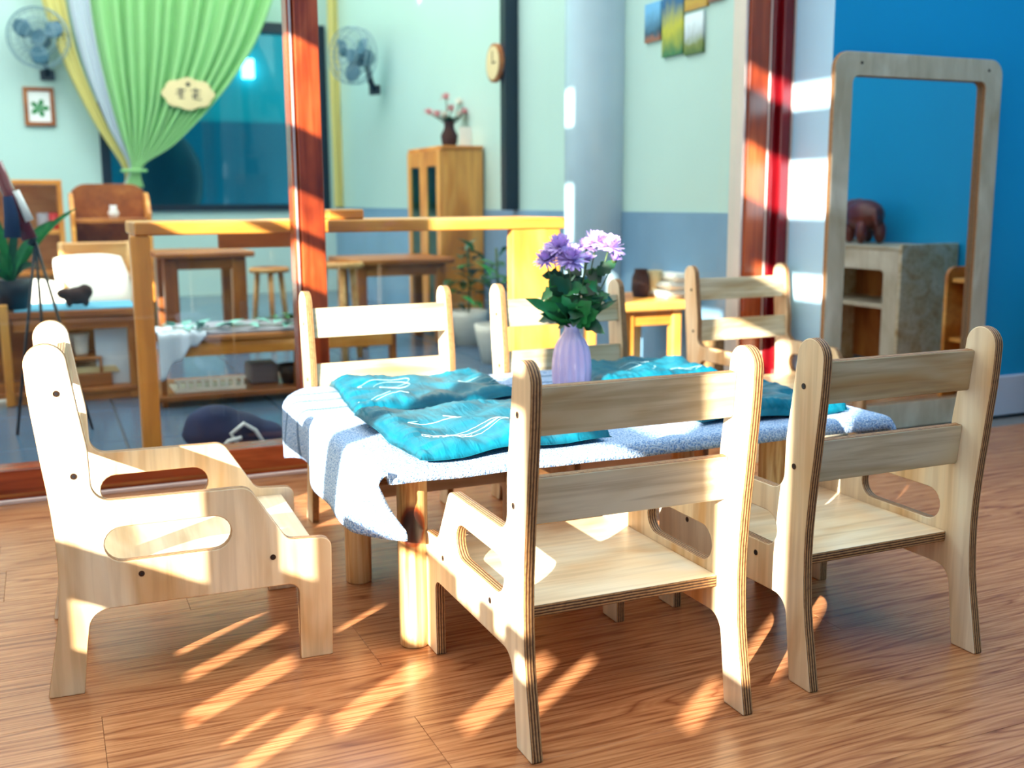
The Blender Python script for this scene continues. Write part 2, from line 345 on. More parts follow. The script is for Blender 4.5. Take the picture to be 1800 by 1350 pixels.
# ================================================================== the setting
GY = 2.904          # front of the glass partition
floor = tag(box('floor', -1.3,3.66,-1.6,2.94,-0.06,-0.0125,'grout'), 'warm oak laminate floor of the room with the table', None, None, 'structure')
PW = 0.19
_pl = {}
def plank(x0, x1, y0, y1):
    k = (round(x1-x0,3), round(y1-y0,3))
    if k not in _pl:
        hx, hy = (x1-x0)/2-0.00025, (y1-y0)/2-0.00025
        bm = bmesh.new(); bm_box(bm,-hx,hx,-hy,hy,-0.006,0.006,0.0004); o = bm_obj('plank', bm, 'laminate'); _pl[k] = o.data
    else: o = link(bpy.data.objects.new('plank', _pl[k]))
    o.parent = floor; o.location = ((x0+x1)/2,(y0+y1)/2,-0.006)
rows = []
y = 1.60-PW*13
while y < 2.9: rows.append((y, min(y+PW,2.93))); y += PW
for i, (a, b) in enumerate(rows):
    xe = 3.56 if b <= 2.70 else 2.235
    off = {12:0.03, 13:0.46}.get(i, -1.2+random.uniform(0.15,1.1)); 
    while off > -1.0: off -= 1.215
    xs = [-1.2]; 
    while off < xe:
        if off > -1.1 and off < xe-0.1: xs.append(off)
        off += 1.215
    xs.append(xe)
    for x0, x1 in zip(xs, xs[1:]): plank(x0, x1, a, b)

# glass partition: sill, posts, panes
def struct(o, label=None): return tag(o, label, None, None, 'structure')
sill = struct(boxes('trim_1', [(-1.2,2.235,GY,GY+0.085,0.012,0.087)], 'frame_x', bevel=0.002), 'cherry wood-grain sill of the glass partition')
box('sill_lip', -1.2,2.235,GY-0.006,GY+0.09,0.0,0.0118,'alu', sill, 0.002)
box('sill_groove', -1.2,2.235,GY-0.003,GY+0.0005,0.020,0.026,'brown_x', sill)
post = struct(box('trim_2', 0.645,0.711,GY,GY+0.085,0.087,3.2,'frame_z', None, 0.003), 'cherry wood-grain post left of the back chairs')
box('post_flange', 0.629,0.6445,GY+0.012,GY+0.075,0.087,3.2,'frame_z', post, 0.003)
box('post_bead', 0.634,0.639,GY+0.009,GY+0.0125,0.087,3.2,'alu', post)
post2 = struct(box('trim_3', 2.088,2.163,GY,GY+0.085,0.087,3.2,'frame_z', None, 0.003), 'cherry wood-grain post beside the pale blue wall end')
box('post_bead', 2.075,2.0875,GY+0.01,GY+0.08,0.087,3.2,'alu', post2, 0.002)
box('post_bead', 2.1635,2.169,GY-0.002,GY+0.08,0.0,3.2,'alu', post2, 0.001)
jamb = struct(box('trim_4', 2.1695,2.2285,GY-0.012,GY+0.085,0.0,3.2,'darkred', None, 0.004), 'glossy dark red jamb between post and pale blue wall end')
box('jamb_step', 2.190,2.2285,GY-0.034,GY-0.0125,0.0,3.2,'darkred', jamb, 0.004)
box('jamb_bead', 2.2288,2.2335,GY-0.036,GY-0.0,0.0,3.2,'alu', jamb)
struct(box('window_1', -1.2,0.645,GY+0.04,GY+0.046,0.080,3.2,'pane'), 'clear glass pane left of the cherry post')
struct(box('window_2', 0.700,2.090,GY+0.04,GY+0.046,0.080,3.2,'pane'), 'clear glass pane between the two cherry posts')
# blue wall with pale end face
bm = bmesh.new(); bm_box(bm, 2.236,3.66,2.6917,2.99,0,4.2)
for f in bm.faces:
    if f.normal.x < -0.5 or f.calc_center_median().x < 2.237: f.material_index = 1
struct(bm_obj('wall_back', bm, ['blue','paleblue']), 'blue wall with pale blue end behind the standing mirror')
struct(box('baseboard_back', 2.236,3.56,2.676,2.6915,0,0.141,'base', None, 0.004), 'grey white skirting under the blue wall')
struct(box('wall_right', 3.56,3.66,-1.6,2.69,0,4.2,'blue'), 'blue side wall seen in the mirror')
# unseen wall at the left, its openings cut to shape the sun patches
WX = -1.2
op = [(0.575,1.30,0.80,1.96),(0.435,0.490,0.86,1.28),(-0.455,-0.345,1.02,1.62),(-0.15,0.435,0.985,1.30),(-0.15,0.27,1.34,1.62),
      (1.36,1.95,1.38,1.50),(1.36,1.95,1.53,1.64),(1.36,1.80,1.80,2.04),(1.60,1.80,2.10,2.36),(1.60,1.80,2.60,2.76),
      (-0.02,0.34,2.62,2.70),(-0.02,0.34,2.28,2.46),(-0.02,0.30,2.02,2.10),(0.12,0.36,1.70,1.86),
      (0.698,0.752,0.630,0.718),(0.585,0.640,0.630,0.722),(0.440,0.510,0.622,0.716),(0.335,0.367,0.640,0.690),(0.243,0.295,0.640,0.710),
      (0.180,0.255,0.712,0.806),(0.470,0.505,0.755,0.810),(-0.100,-0.055,0.83,0.925),(-0.030,0.040,0.79,0.895),(-0.38,-0.320,0.925,0.99),(0.02,0.125,0.952,0.985),(-0.078,-0.029,0.955,0.985),(-0.155,-0.105,0.920,0.957),(0.250,0.315,0.812,0.975)]
ysb = sorted(set([-1.6,2.9]+[v for o in op for v in o[:2]])); zsb = sorted(set([0,4.2]+[v for o in op for v in o[2:]]))
bm = bmesh.new()
for z0, z1 in zip(zsb, zsb[1:]):
    run = None
    for y0, y1 in zip(ysb, ysb[1:]):
        my, mz = (y0+y1)/2, (z0+z1)/2
        solid = not any(o[0] < my < o[1] and o[2] < mz < o[3] for o in op)
        if solid: run = [run[0] if run else y0, y1]
        if (not solid or y1 == ysb[-1]) and run: bm_box(bm, WX-0.02,WX,run[0],run[1],z0,z1); run = None
struct(bm_obj('wall_sun_mask', bm, 'white'), 'unseen white wall left of the table, openings cut to shape the sun patches')

struct(box('wall_sky_block', -1.3,3.66,-1.7,-1.6,0,4.2,'blue'), 'unseen blue wall added behind the camera to block low sky')  # added to cut low sky light on surfaces that face the camera
struct(box('wall_sun_block', -2.6,-1.2,2.904,2.985,0,4.2,'white'), 'unseen white wall added at the far left to keep sun out')  # added to close the gap where sun leaked into the far room
# far room
BY, SX = 9.0, 2.30
ffl = tag(box('floor', -2.6,2.4,2.99,9.2,-0.06,-0.0105,'grout'), 'blue grey tiled floor beyond the glass', None, None, 'structure')
tm = None
for i in range(9):
    for j in range(11):
        x0, y0 = -2.6+i*0.56, 3.0+j*0.56
        if tm is None:
            o = box('tile', -0.277,0.277,-0.277,0.277,-0.01,0.0,'tile', None, 0.002); tm = o.data
        else: o = link(bpy.data.objects.new('tile', tm))
        o.parent = ffl; o.location = (x0+0.28,y0+0.28,0)
struct(box('wall_side', SX,SX+0.1,2.99,9.1,0.70,4.2,'mint'), 'mint side wall beyond the glass with photos on it')
struct(box('trim_5', SX-0.006,SX+0.1,2.99,9.1,0.0,0.6995,'wains'), 'blue grey wainscot under the mint side wall')
wl, wr = aY(172,200,BY).x, aY(574,200,BY).x
wt, wb = aY(300,30,BY).z, aY(300,371,BY).z
struct(boxes('wall_far', [(-2.6,wl,BY,BY+0.12,0,4.2),(wr,SX,BY,BY+0.12,0,4.2),(wl,wr,BY,BY+0.12,wt,4.2),(wl,wr,BY,BY+0.12,0,wb)], 'mint'), 'mint far wall around the teal window')
struct(boxes('wall_sun_block_far', [(-2.6,-2.5,2.99,3.3,0,5.0),(-2.6,-2.5,3.3,4.5,0,1.0),(-2.6,-2.5,3.3,4.5,1.75,5.0),(-2.6,-2.5,4.5,9.1,0,5.0)],'white'), 'unseen white wall added left of the far room to limit its sun')  # added sun barrier, its opening lets a patch reach the cushions
wf = struct(boxes('window_3', [(wl,wl+0.07,BY-0.03,BY+0.1,wb,wt),(wr-0.07,wr,BY-0.03,BY+0.1,wb,wt),(wl+0.07,wr-0.07,BY-0.03,BY+0.1,wb,wb+0.05),(wl+0.07,wr-0.07,BY-0.03,BY+0.1,wt-0.08,wt)], 'navy'), 'dark framed window to a dim teal room')
box('pane', wl+0.07,wr-0.07,BY+0.03,BY+0.038,wb+0.05,wt-0.08,'teal_pane', wf)
struct(box('wall_teal', -1.5,3.2,10.6,10.7,aY(400,215,10.6).z,4.2,'teal_dark'), 'dim teal wall behind the window')
struct(box('trim_6', -1.5,3.2,10.58,10.7,0,aY(400,215,10.6).z,'teal_darker'), 'darker teal dado behind the window')
c0 = aY(1058,300,4.25); cr = 0.53*(aY(1115,300,4.25)-aY(995,300,4.25)).dot(CR)
lath = lathe('round_column', [(cr,0),(cr,1.2),(cr,2.4),(cr,4.2)], 'column', None, 48); lath.location = (c0.x,c0.y,0)
struct(lath, 'round pale blue column beyond the glass')

# ================================================================== plywood chairs
CW, CT = 0.3585, 0.017
def chair_profile():
    top = [(0.032+0.030*math.cos(a), 0.517+0.030*math.sin(a)) for a in [math.pi*k/14 for k in range(15)]]
    pre = fillet([(0.0,0.0,0.003),(0.052,0.0,0.003),(0.062,0.078,0.1),(0.070,0.132,0.034),(0.3885,0.132,0.017),(0.387,0.0,0.003),(0.4405,0.0,0.003),
                  (0.4445,0.2045,0.017),(0.373,0.2085,0.02),(0.315,0.3025,0.024),(0.0825,0.3035,0.028),(0.0815,0.385,0.15),(0.072,0.445,0.2),(0.062,0.515,0.0)])
    back = [(0.0035,0.48),(0.0065,0.445),(0.011,0.405),(0.015,0.366),(0.0195,0.33),(0.0235,0.29),(0.0265,0.25),(0.0275,0.215),(0.0265,0.175),(0.0235,0.134),(0.0185,0.10),(0.0125,0.068),(0.0065,0.035)]
    return pre[:-1]+top+back
slot = [(0.2575+0.0275*math.cos(a), 0.2335+0.0275*math.sin(a)) for a in [math.pi*(k/10-0.5) for k in range(11)]] + \
       [(0.1225+0.0275*math.cos(a), 0.2325+0.0275*math.sin(a)) for a in [math.pi*(k/10+0.5) for k in range(11)]]
panel_me = plate_mesh('side_panel', chair_profile(), [slot], CT, 0.0018)
IN = CW-2*CT
rail_me = plate_mesh('back_rail', rrect(-0.034,0.034,-IN/2,IN/2,0.004), [], 0.014, 0.0015, ('ply_shaded','edge'))
seat_me = plate_mesh('seat', rrect(-0.1715,0.1715,-IN/2,IN/2,0.004), [], 0.0175, 0.0015)
str_me = plate_mesh('front_stretcher', rrect(-0.014,0.014,-IN/2,IN/2,0.003), [], 0.014, 0.0012)
bm = bmesh.new()
for r0, r1, z0, z1, mi in ((0.0046,0.0046,-0.002,0.0008,0),):
    bmesh.ops.create_cone(bm, cap_ends=True, segments=16, radius1=r0, radius2=r1, depth=z1-z0, matrix=Matrix.Translation((0,0,(z0+z1)/2)))
bmesh.ops.create_cone(bm, cap_ends=True, segments=6, radius1=0.0022, radius2=0.0022, depth=0.0016, matrix=Matrix.Translation((0,0,0.0004)))
for f in bm.faces:
    if abs(f.calc_center_median().x)+abs(f.calc_center_median().y) < 0.0001 and len(f.verts) == 6: f.material_index = 1
o = bm_obj('bolt', bm, ['screw','black'], None); bolt_me = o.data; bpy.data.objects.remove(o)
SCREWS = [(0.044,0.473),(0.059,0.346),(0.146,0.182),(0.348,0.182)]
def make_chair(name, label, loc, rz):
    t = empty(name, loc, rz, label, 'chair', 'birch plywood armchairs around the low table')
    for sgn in (1,-1):
        v = sgn*(CW/2-CT/2)
        pn = add_mesh('side_panel', panel_me, t, frame4((1,0,0),(0,0,1),(0,-1,0),(0,v,0)))
        for u, z in SCREWS:
            so_ = -sgn*CT/2
            add_mesh('bolt', bolt_me, pn, frame4((1,0,0),(0,-sgn,0),(0,0,-sgn),(u,z,so_)))
    e = Vector((-0.0215,0,0.194)).normalized(); nb = Vector((-e.z,0,e.x))
    for z, u in ((0.4735,0.0455),(0.347,0.0605)):
        c = Vector((u,0,z)) - nb*0.007
        add_mesh('back_rail', rail_me, t, frame4(e,(0,1,0),nb,c))
    add_mesh('seat', seat_me, t, frame4((1,0,0),(0,1,0),(0,0,1),(0.2485,0,0.1835)))
    add_mesh('front_stretcher', str_me, t, frame4((0,0,1),(0,1,0),(-1,0,0),(0.395,0,0.1575)))
    return t
make_chair('armchair','birch plywood armchair at the left end, facing right', (-0.0355,1.871,0), R(-1.9))
make_chair('armchair','birch plywood armchair nearest the camera, its back to us', (0.733,1.212,0), R(89.7))
make_chair('armchair','birch plywood armchair front right, nearest the mirror, its back to us', (1.211,1.232,0), R(90.4))
make_chair('armchair','birch plywood armchair across the table in front of the cherry post', (0.716,2.482,0), R(-88.6))
make_chair('armchair','birch plywood armchair across the table directly behind the vase', (1.196,2.486,0), R(-88))
make_chair('armchair','birch plywood armchair standing by the dark red jamb beside the mirror', (2.018,2.872,0), R(-89.7))

# ================================================================== low table
tb = empty('low_table', (1.0,1.95,0), 0, 'low pine table with round log legs under the towel', 'table')
TX0, TX1, TY0, TY1, TZ = 0.478, 1.475, 1.605, 2.385, 0.325
me = plate_mesh('table_top', rrect(TX0-1.0,TX1-1.0,TY0-1.95,TY1-1.95,0.05), [], 0.022, 0.004, ('pine_x',))
add_mesh('table_top', me, tb, Matrix.Translation((0,0,TZ-0.011)))
for i, (x, yy) in enumerate(((0.538,1.662),(0.534,2.003),(1.275,1.662),(1.290,2.003))):
    lg = lathe('leg', [(0.0225,0.0),(0.0255,0.003),(0.026,0.05),(0.0255,0.2),(0.026,TZ-0.022)], 'log_knot' if i == 0 else 'log', tb, 28)
    lg.location = (x-1.0,yy-1.95,0)
    if i == 0: lg.rotation_euler = (0,0,R(-6))

# towel
def towel():
    TZt = TZ+0.004
    nv, ns = 96, 150
    vs_, fs = [], []
    xl, xr = TX0-0.004, TX1+0.012
    for j in range(nv+1):
        v = j/nv; y0 = TY0-0.034+v*(TY1+0.01-TY0+0.034)
        # how far the end hangs: lower at the front corner
        hang = 0.128+0.012*math.sin(v*7.0+0.6)+0.006*math.sin(v*17)
        xl = TX0-0.004+0.055*max(0,(v-0.84)/0.16)**2
        Ltop = xr-xl; Lcurl = 0.075; tot = Lcurl+Ltop+hang
        for i in range(ns+1):
            s_ = i/ns*tot
            yy = y0
            if s_ < Lcurl:        # right end: rolls over the table end
                a = (Lcurl-s_)/0.028; a = min(a, 2.6); x = xr+0.028*math.sin(a); z = TZt-0.028+0.028*math.cos(a)
            elif s_ < Lcurl+Ltop:
                x = xr-(s_-Lcurl); z = TZt
                z += 0.0025*noise.noise(Vector((x*9,yy*9,3)))
            else:
                q = s_-Lcurl-Ltop; rr = 0.022
                if q < rr*1.4: a = q/rr; x = xl-rr*math.sin(a); z = TZt-rr+rr*math.cos(a)
                else:
                    q2 = q-rr*1.4; a = 1.4; x = xl-rr*math.sin(a)-0.008*math.sin(min(1,q2/0.08)*1.5); z = TZt-rr+rr*math.cos(a)-q2*0.985
                    amp = min(1,q2/0.09); x += amp*(0.012*math.sin(v*11+1.0)+0.006*math.sin(v*23)+0.02*max(0,v-0.7)/0.3); yy += amp*(0.018*math.sin(v*9+2)-0.03*(1-v)*0)
                    if v < 0.16: x += amp*0.05*(1-v/0.16); yy += amp*0.03*math.sin(amp*3)*(1-v/0.16)
            # front edge folds down over the table rim
            if yy < TY0-0.004 and s_ < Lcurl+Ltop:
                d = TY0-0.004-yy; a = min(d/0.012,1.5); yy = TY0-0.004-0.012*math.sin(a); z -= 0.012*(1-math.cos(a))+max(0,d-0.018)*1.0
            vs_.append((x,yy,z))
    for j in range(nv):
        for i in range(ns):
            a = j*(ns+1)+i; fs.append((a,a+1,a+ns+2,a+ns+1))
    o = mesh_obj('towel', vs_, fs, 'towel', None, True)
    md = o.modifiers.new('thick','SOLIDIFY'); md.thickness = 0.005; md.offset = 0.0
    return tag(o, 'pale blue terry towel draped over the low table', 'towel')
towel()

# teal quilted mats
def mat_quilt(name, corners, label, seed, lift=0.0, droop=None):
    # corners: four (x,y): a b c d in order; puffed quilted square
    n = 60; vs_, fs = [], []
    a, b, c, d = [Vector((*q,0)) for q in corners]
    ctr = (a+b+c+d)/4
    base = TZ+0.0085+lift
    def surf(u, v, top):
        P = (a*(1-u)+b*u)*(1-v)+(d*(1-u)+c*u)*v
        e = min(u,1-u,v,1-v); pf = min(1,e/0.10); pf = math.sqrt(max(0,1-(1-pf)**2))
        wob = noise.noise(Vector((u*5+seed,v*5,seed)))
        eu, ev = min(u,1-u), min(v,1-v)
        wr_ = noise.noise(Vector((u*34+seed,v*5,seed*2)))*max(0.12,1-ev/0.24)+noise.noise(Vector((u*5+seed,v*34,seed*3)))*max(0.12,1-eu/0.24)
        P += Vector((noise.noise(Vector((u*3,v*3,seed+5))),noise.noise(Vector((u*3,v*3,seed+9))),0))*0.008
        z = base+(pf*(0.020+0.016*wob+0.008*wr_) if top else 0.0008)
        z += 0.016*max(0,noise.noise(Vector((u*2.6+seed*3,v*2.6,1.5))))
        if droop: z += droop(P,u,v)
        return (P.x-ctr.x,P.y-ctr.y,z-base)
    for top in (1,0):
        for j in range(n+1):
            for i in range(n+1): vs_.append(surf(i/n,j/n,top))
    N = (n+1)**2
    for j in range(n):
        for i in range(n):
            q = j*(n+1)+i; fs.append((q,q+1,q+n+2,q+n+1)); fs.append((N+q,N+q+n+1,N+q+n+2,N+q+1))
    for i in range(n):
        for (p,q) in ((i,i+1),(n*(n+1)+i+1,n*(n+1)+i)): fs.append((q,p,N+p,N+q))
        for (p,q) in (((i+1)*(n+1),i*(n+1)),(i*(n+1)+n,(i+1)*(n+1)+n)): fs.append((q,p,N+p,N+q))
    o = mesh_obj(name, vs_, fs, 'quilt', None, True); o.location = (ctr.x,ctr.y,base)
    tag(o, label, 'placemat', 'teal quilted placemats on the towel')
    # white stitched loops
    rnd = random.Random(seed)
    for k in range(4):
        bm = bmesh.new()
        cu, cv = rnd.uniform(0.18,0.82), rnd.uniform(0.18,0.82); ra, rb, ph = rnd.uniform(0.07,0.17), rnd.uniform(0.03,0.08), rnd.uniform(0,6)
        pts = []
        for q in range(60):
            t = q/59*math.pi*1.7; u = cu+ra*math.cos(t+ph)+0.02*math.sin(2*t+k); v = cv+rb*math.sin(t+ph)+0.03*math.cos(1.5*t+k)
            u, v = min(0.95,max(0.05,u)), min(0.95,max(0.05,v)); P = surf(u,v,1); pts.append((P[0],P[1],P[2]+0.0006))
        bm_tube(bm, pts, 0.00045, 5); bm_obj('stitched_loop', bm, 'thread', o, True)['label'] = 'white wavy stitched line'
    return o
mat_quilt('placemat', [(0.545,2.030),(0.905,2.045),(0.935,2.350),(0.575,2.372)], 'teal quilted placemat at the back left of the table', 3)
mat_quilt('placemat', [(0.530,1.588),(0.885,1.600),(0.890,1.985),(0.520,1.955)], 'teal quilted placemat at the front left corner of the table', 7, 0.004)
mat_quilt('placemat', [(1.120,2.075),(1.450,2.075),(1.470,2.350),(1.180,2.365)], 'teal quilted placemat at the back right, right of the vase', 12)
mat_quilt('placemat', [(1.105,1.655),(1.440,1.640),(1.468,1.965),(1.110,1.985)], 'teal quilted placemat at the front right behind the right chair', 21)

# vase and flowers
VX, VY, VZ = 1.083, 2.150, TZ+0.0075
def rib(z): return 0.045*max(0,min(1,(0.118-z)/0.03))
rib.n = 14
vs0 = lathe('vase', [(0.034,0.0),(0.041,0.002),(0.0425,0.012),(0.0435,0.035),(0.0425,0.058),(0.040,0.078),(0.036,0.094),(0.030,0.107),(0.0235,0.117),(0.0185,0.125),(0.0172,0.132),(0.0182,0.139),(0.0205,0.143),(0.0195,0.1445),(0.0165,0.141),(0.015,0.13),(0.018,0.118),(0.03,0.09),(0.036,0.05),(0.034,0.01)], 'vase', None, 112, rib)
vs0.location = (VX,VY,VZ); tag(vs0, 'lilac ribbed ceramic vase on the table', 'vase')
def bloom_mesh(name, rad, mat, seed, npet=90, cup=1.0):
    rnd = random.Random(seed); vs_, fs = [], []
    for k in range(npet):
        t = k/npet; el = R(88-95*t**0.8*cup)+rnd.uniform(-.12,.12); az = k*2.39996+rnd.uniform(-.15,.15)
        L = rad*(0.55+0.5*t)*rnd.uniform(0.85,1.1); wd = rad*0.10*rnd.uniform(.8,1.2)
        dir0 = Vector((math.cos(az)*math.cos(el),math.sin(az)*math.cos(el),math.sin(el))); sd_ = Vector((-math.sin(az),math.cos(az),0)); upv = sd_.cross(dir0)*-1
        b0 = len(vs_)
        for i in range(4):
            s_ = i/3; c = dir0*(L*s_)+upv*(L*0.28*s_*s_*(1 if t < 0.7 else -0.3)); ww = wd*(0.5,1.0,1.1,0.35)[i]
            vs_ += [c-sd_*ww+upv*wd*0.25, c+sd_*ww+upv*wd*0.25]
        for i in range(3): q = b0+2*i; fs.append((q,q+1,q+3,q+2))
    # green calyx
    return vs_, fs
def leaf_mesh(L, wd, seed, lobes=3, curl=0.3):
    rnd = random.Random(seed); n = 15; left, right, mid = [], [], []
    for i in range(n+1):
        t = i/n; wv = wd*math.sin(math.pi*min(1,t**0.75*0.98+0.02))**0.8*(0.62+0.38*abs(math.sin(t*math.pi*lobes+0.4)))
        z = -curl*L*t*t; x = L*t; mid.append((x,0,z)); left.append((x+wv*0.35*(1-t),wv,z+wv*0.28)); right.append((x+wv*0.35*(1-t),-wv,z+wv*0.28))
    vs_ = mid+left+right; fs = []
    for i in range(n):
        fs.append((i,i+1,n+1+i+1,n+1+i)); fs.append((i+1,i,2*(n+1)+i,2*(n+1)+i+1))
    return vs_, fs
FD = 0.0  # flowers: (pixel x, y of bloom, depth offset, radius, colour, label)
FL = [(985,412,0.0,0.040,'petal','large lavender chrysanthemum at the top left of the bouquet'),
      (1004,432,-0.035,0.042,'petal','lavender chrysanthemum facing front in the bouquet centre'),
      (960,440,0.01,0.030,'petal2','small lavender chrysanthemum lowest on the left of the bouquet'),
      (972,424,0.03,0.034,'petal','lavender chrysanthemum behind the left of the bouquet'),
      (1031,418,0.02,0.028,'petal2','half open lavender chrysanthemum in the bouquet middle'),
      (1047,406,0.015,0.038,'petal','lavender chrysanthemum at the top right of the bouquet'),
      (1071,412,-0.01,0.038,'petal','pale lavender chrysanthemum rightmost at the top of the bouquet'),
      (1032,446,-0.03,0.022,'petal2','violet bud low in the bouquet centre'),
      (1079,446,-0.02,0.022,'petal2','lavender bud lowest on the right of the bouquet')]
for k, (px, py, dy, rad, mt, lab) in enumerate(FL):
    P = aY(px, py, VY+dy); base = Vector((VX+(k%3-1)*0.006,VY+(k%4-1.5)*0.005,VZ+0.02))
    root = empty('chrysanthemum', base, 0, lab, 'flower', 'chrysanthemums in the lilac vase')
    rim = Vector((VX+(P.x-VX)*0.12,VY+(P.y-VY)*0.12,VZ+0.142)); T = P-Vector((0,0,rad*0.75))
    pts = []
    for q in range(9):
        s_ = q/8; c = (base*(1-s_)**2+rim*2*s_*(1-s_)*1.0+T*s_**2); pts.append(c-base)
    pts = [Vector((0,0,0)), rim-base]+[ (rim.lerp(T,s_)+Vector(((T.x-rim.x)*0.15*math.sin(s_*math.pi),0,0.006*math.sin(s_*math.pi))))-base for s_ in (0.2,0.4,0.6,0.8,1.0)]
    tube('stem', pts, 0.0016, 'stem', root, 6)
    vv, ff = bloom_mesh('bloom', rad, mt, k+1, 130 if rad > 0.025 else 70, 1.0 if rad > 0.025 else 0.55)
    bl = mesh_obj('bloom', vv, ff, mt, root, True)
    dirv = (P-rim).normalized(); tl = (dirv+Vector((-0.45*CF.x,-0.45*CF.y,0.35))).normalized()
    bl.matrix_local = Matrix.Translation(T-base) @ tl.to_track_quat('Z','Y').to_matrix().to_4x4()
    cx = lathe('calyx', [(0.001,-0.006),(rad*0.25,-0.002),(rad*0.32,rad*0.12)], 'stem', bl, 10)
    # leaves on the stem
    for m in range(5):
        s_ = 0.12+0.13*m+0.05*math.sin(k*3+m); Q = rim.lerp(T,s_); az = k*1.7+m*2.3
        vv, ff = leaf_mesh(0.066*(1-0.06*m), 0.019, k*5+m)
        lf = mesh_obj('leaf', vv, ff, 'leaf' if (k+m)%2 else 'leaf_dark', root, True)
        dx = CR*math.cos(az)*(1 if math.cos(az) > 0 else 1)+Vector((0,0,0.25+0.5*math.sin(az*1.7)))+Vector((-CF.x,-CF.y,0))*0.5*math.sin(az)
        X = dx.normalized(); Zt = Vector((-CF.x,-CF.y,0.55+0.4*math.sin(az*2.1))).normalized(); Yv = Zt.cross(X).normalized()
        lf.matrix_local = Matrix.Translation(Q-base) @ frame4(X,Yv,X.cross(Yv),(0,0,0))
# big leaves around the vase mouth
lr = empty('leaf_sprig', (VX,VY,VZ+0.02), 0, 'broad green chrysanthemum leaves spreading over the vase mouth', 'leaves')
tube('stem', [(0,0,0),(0.002,0,0.12),(0.004,-0.004,0.165)], 0.002, 'stem', lr, 6)
for k, (px, py, L, wd, mt) in enumerate(((930,520,0.088,0.022,'leaf'),(955,548,0.075,0.020,'leaf_dark'),(1060,518,0.082,0.022,'leaf_dark'),(1085,522,0.10,0.012,'leaf_dark'),(1050,545,0.065,0.032,'leaf'),(1010,556,0.055,0.03,'leaf'),(1035,530,0.07,0.032,'leaf'),(985,530,0.07,0.018,'leaf_dark'))):
    P = aY(px,py,VY-0.02-0.006*k); o0 = Vector((VX,VY-0.004,VZ+0.140)); d = P-o0
    vv, ff = leaf_mesh(d.length, wd, 40+k, 3, 0.12); lf = mesh_obj('leaf', vv, ff, mt, lr, True)
    X = d.normalized(); Zt = Vector((-CF.x,-CF.y,0.75)).normalized(); Yv = Zt.cross(X).normalized(); Zv = X.cross(Yv)
    lf.matrix_local = Matrix.Translation(o0-Vector((VX,VY,VZ+0.02))) @ frame4(X,Yv,Zv,(0,0,0))

# ================================================================== standing mirror
MY1 = 2.668
ml, mr_, mtp = aY(1456,400,MY1-0.02).x, aY(1744,400,MY1-0.02).x, aY(1600,96,MY1-0.02).z
mb = 0.004
mroot = empty('standing_mirror', ((ml+mr_)/2,MY1,0), 0, 'tall mirror in a rounded plywood frame against the blue wall', 'mirror')
cxm = (ml+mr_)/2; fw = 0.070
outer = fillet([(ml-cxm,mb,0.02),(mr_-cxm,mb,0.02),(mr_-cxm,mtp,0.05),(ml-cxm,mtp,0.05)])
inner = fillet([(ml-cxm+fw,mb+0.085,0.012),(mr_-cxm-fw,mb+0.085,0.012),(mr_-cxm-fw,mtp-fw,0.022),(ml-cxm+fw,mtp-fw,0.022)])
fme = plate_mesh('frame', outer, [inner], 0.018, 0.002, ('ply_grey','edge'))
add_mesh('frame', fme, mroot, frame4((1,0,0),(0,0,1),(0,-1,0),(0,-0.011,0)))
box('mirror_glass', ml-cxm+0.02,mr_-cxm-0.02,-0.0015,0.0025,mb+0.03,mtp-0.02,'mirror', mroot)
for (sx, sz) in ((ml-cxm+0.10,mtp-0.032),(mr_-cxm-0.06,mtp-0.034)):
    add_mesh('bolt', bolt_me, mroot, frame4((1,0,0),(0,0,1),(0,-1,0),(sx,-0.0202,sz)))
# things on the right, seen in the mirror
MYr = MY1-0.0015
def vir(x, y, Yv): P = aY(x,y,Yv); return Vector((P.x,2*MYr-P.y,P.z))
Yv0 = 3.42
e0 = vir(1586,430,Yv0); e1 = vir(1690,430,Yv0); ctop = e0.z-0.012
cab = empty('toy_cupboard', ((e0.x+e1.x)/2,e0.y-0.4,0), 0, 'aged plywood cupboard with open front, seen in the mirror', 'cupboard')
def rel(o, r): o.location = o.location - r.location; return o
x0, x1, y1 = e0.x, 3.55, e0.y; y0 = y1-0.62
ox, oy = cab.location.x, cab.location.y
sme = None
box('side_board', x0-ox,x1-ox,y1-0.016-oy,y1-oy,0.0,ctop+0.012,'ply_shaded', cab, 0.002)
box('side_board', x0-ox,x1-ox,y0-oy,y0+0.016-oy,0.0,ctop+0.012,'ply_shaded', cab, 0.002)
box('top_board', x0+0.004-ox,x1-ox,y0+0.0165-oy,y1-0.0165-oy,ctop-0.016,ctop,'ply_grey', cab, 0.002)
box('shelf', x0+0.02-ox,x1-ox,y0+0.0165-oy,y1-0.0165-oy,ctop-0.265,ctop-0.247,'ply_grey', cab, 0.002)
box('back_board', x1-0.014-ox,x1-0.002-ox,y0+0.0165-oy,y1-0.0165-oy,0.01,ctop-0.017,'brown_z', cab)
# front frame with rounded opening (normal -X)
hw = (y1-y0-0.034)/2; fo = [(-hw,0.005),(hw,0.005),(hw,ctop-0.017),(-hw,ctop-0.017)]
ho = fillet([(-hw+0.06,0.02,0.005),(hw-0.085,0.02,0.005),(hw-0.085,ctop-0.10,0.02),(-hw+0.06,ctop-0.10,0.02)])
ff_ = plate_mesh('front_frame', fo, [ho], 0.014, 0.001, ('ply_grey','edge'))
add_mesh('front_frame', ff_, cab, frame4((0,1,0),(0,0,1),(1,0,0),(x0+0.009-ox,(y0+y1)/2-oy,0)))
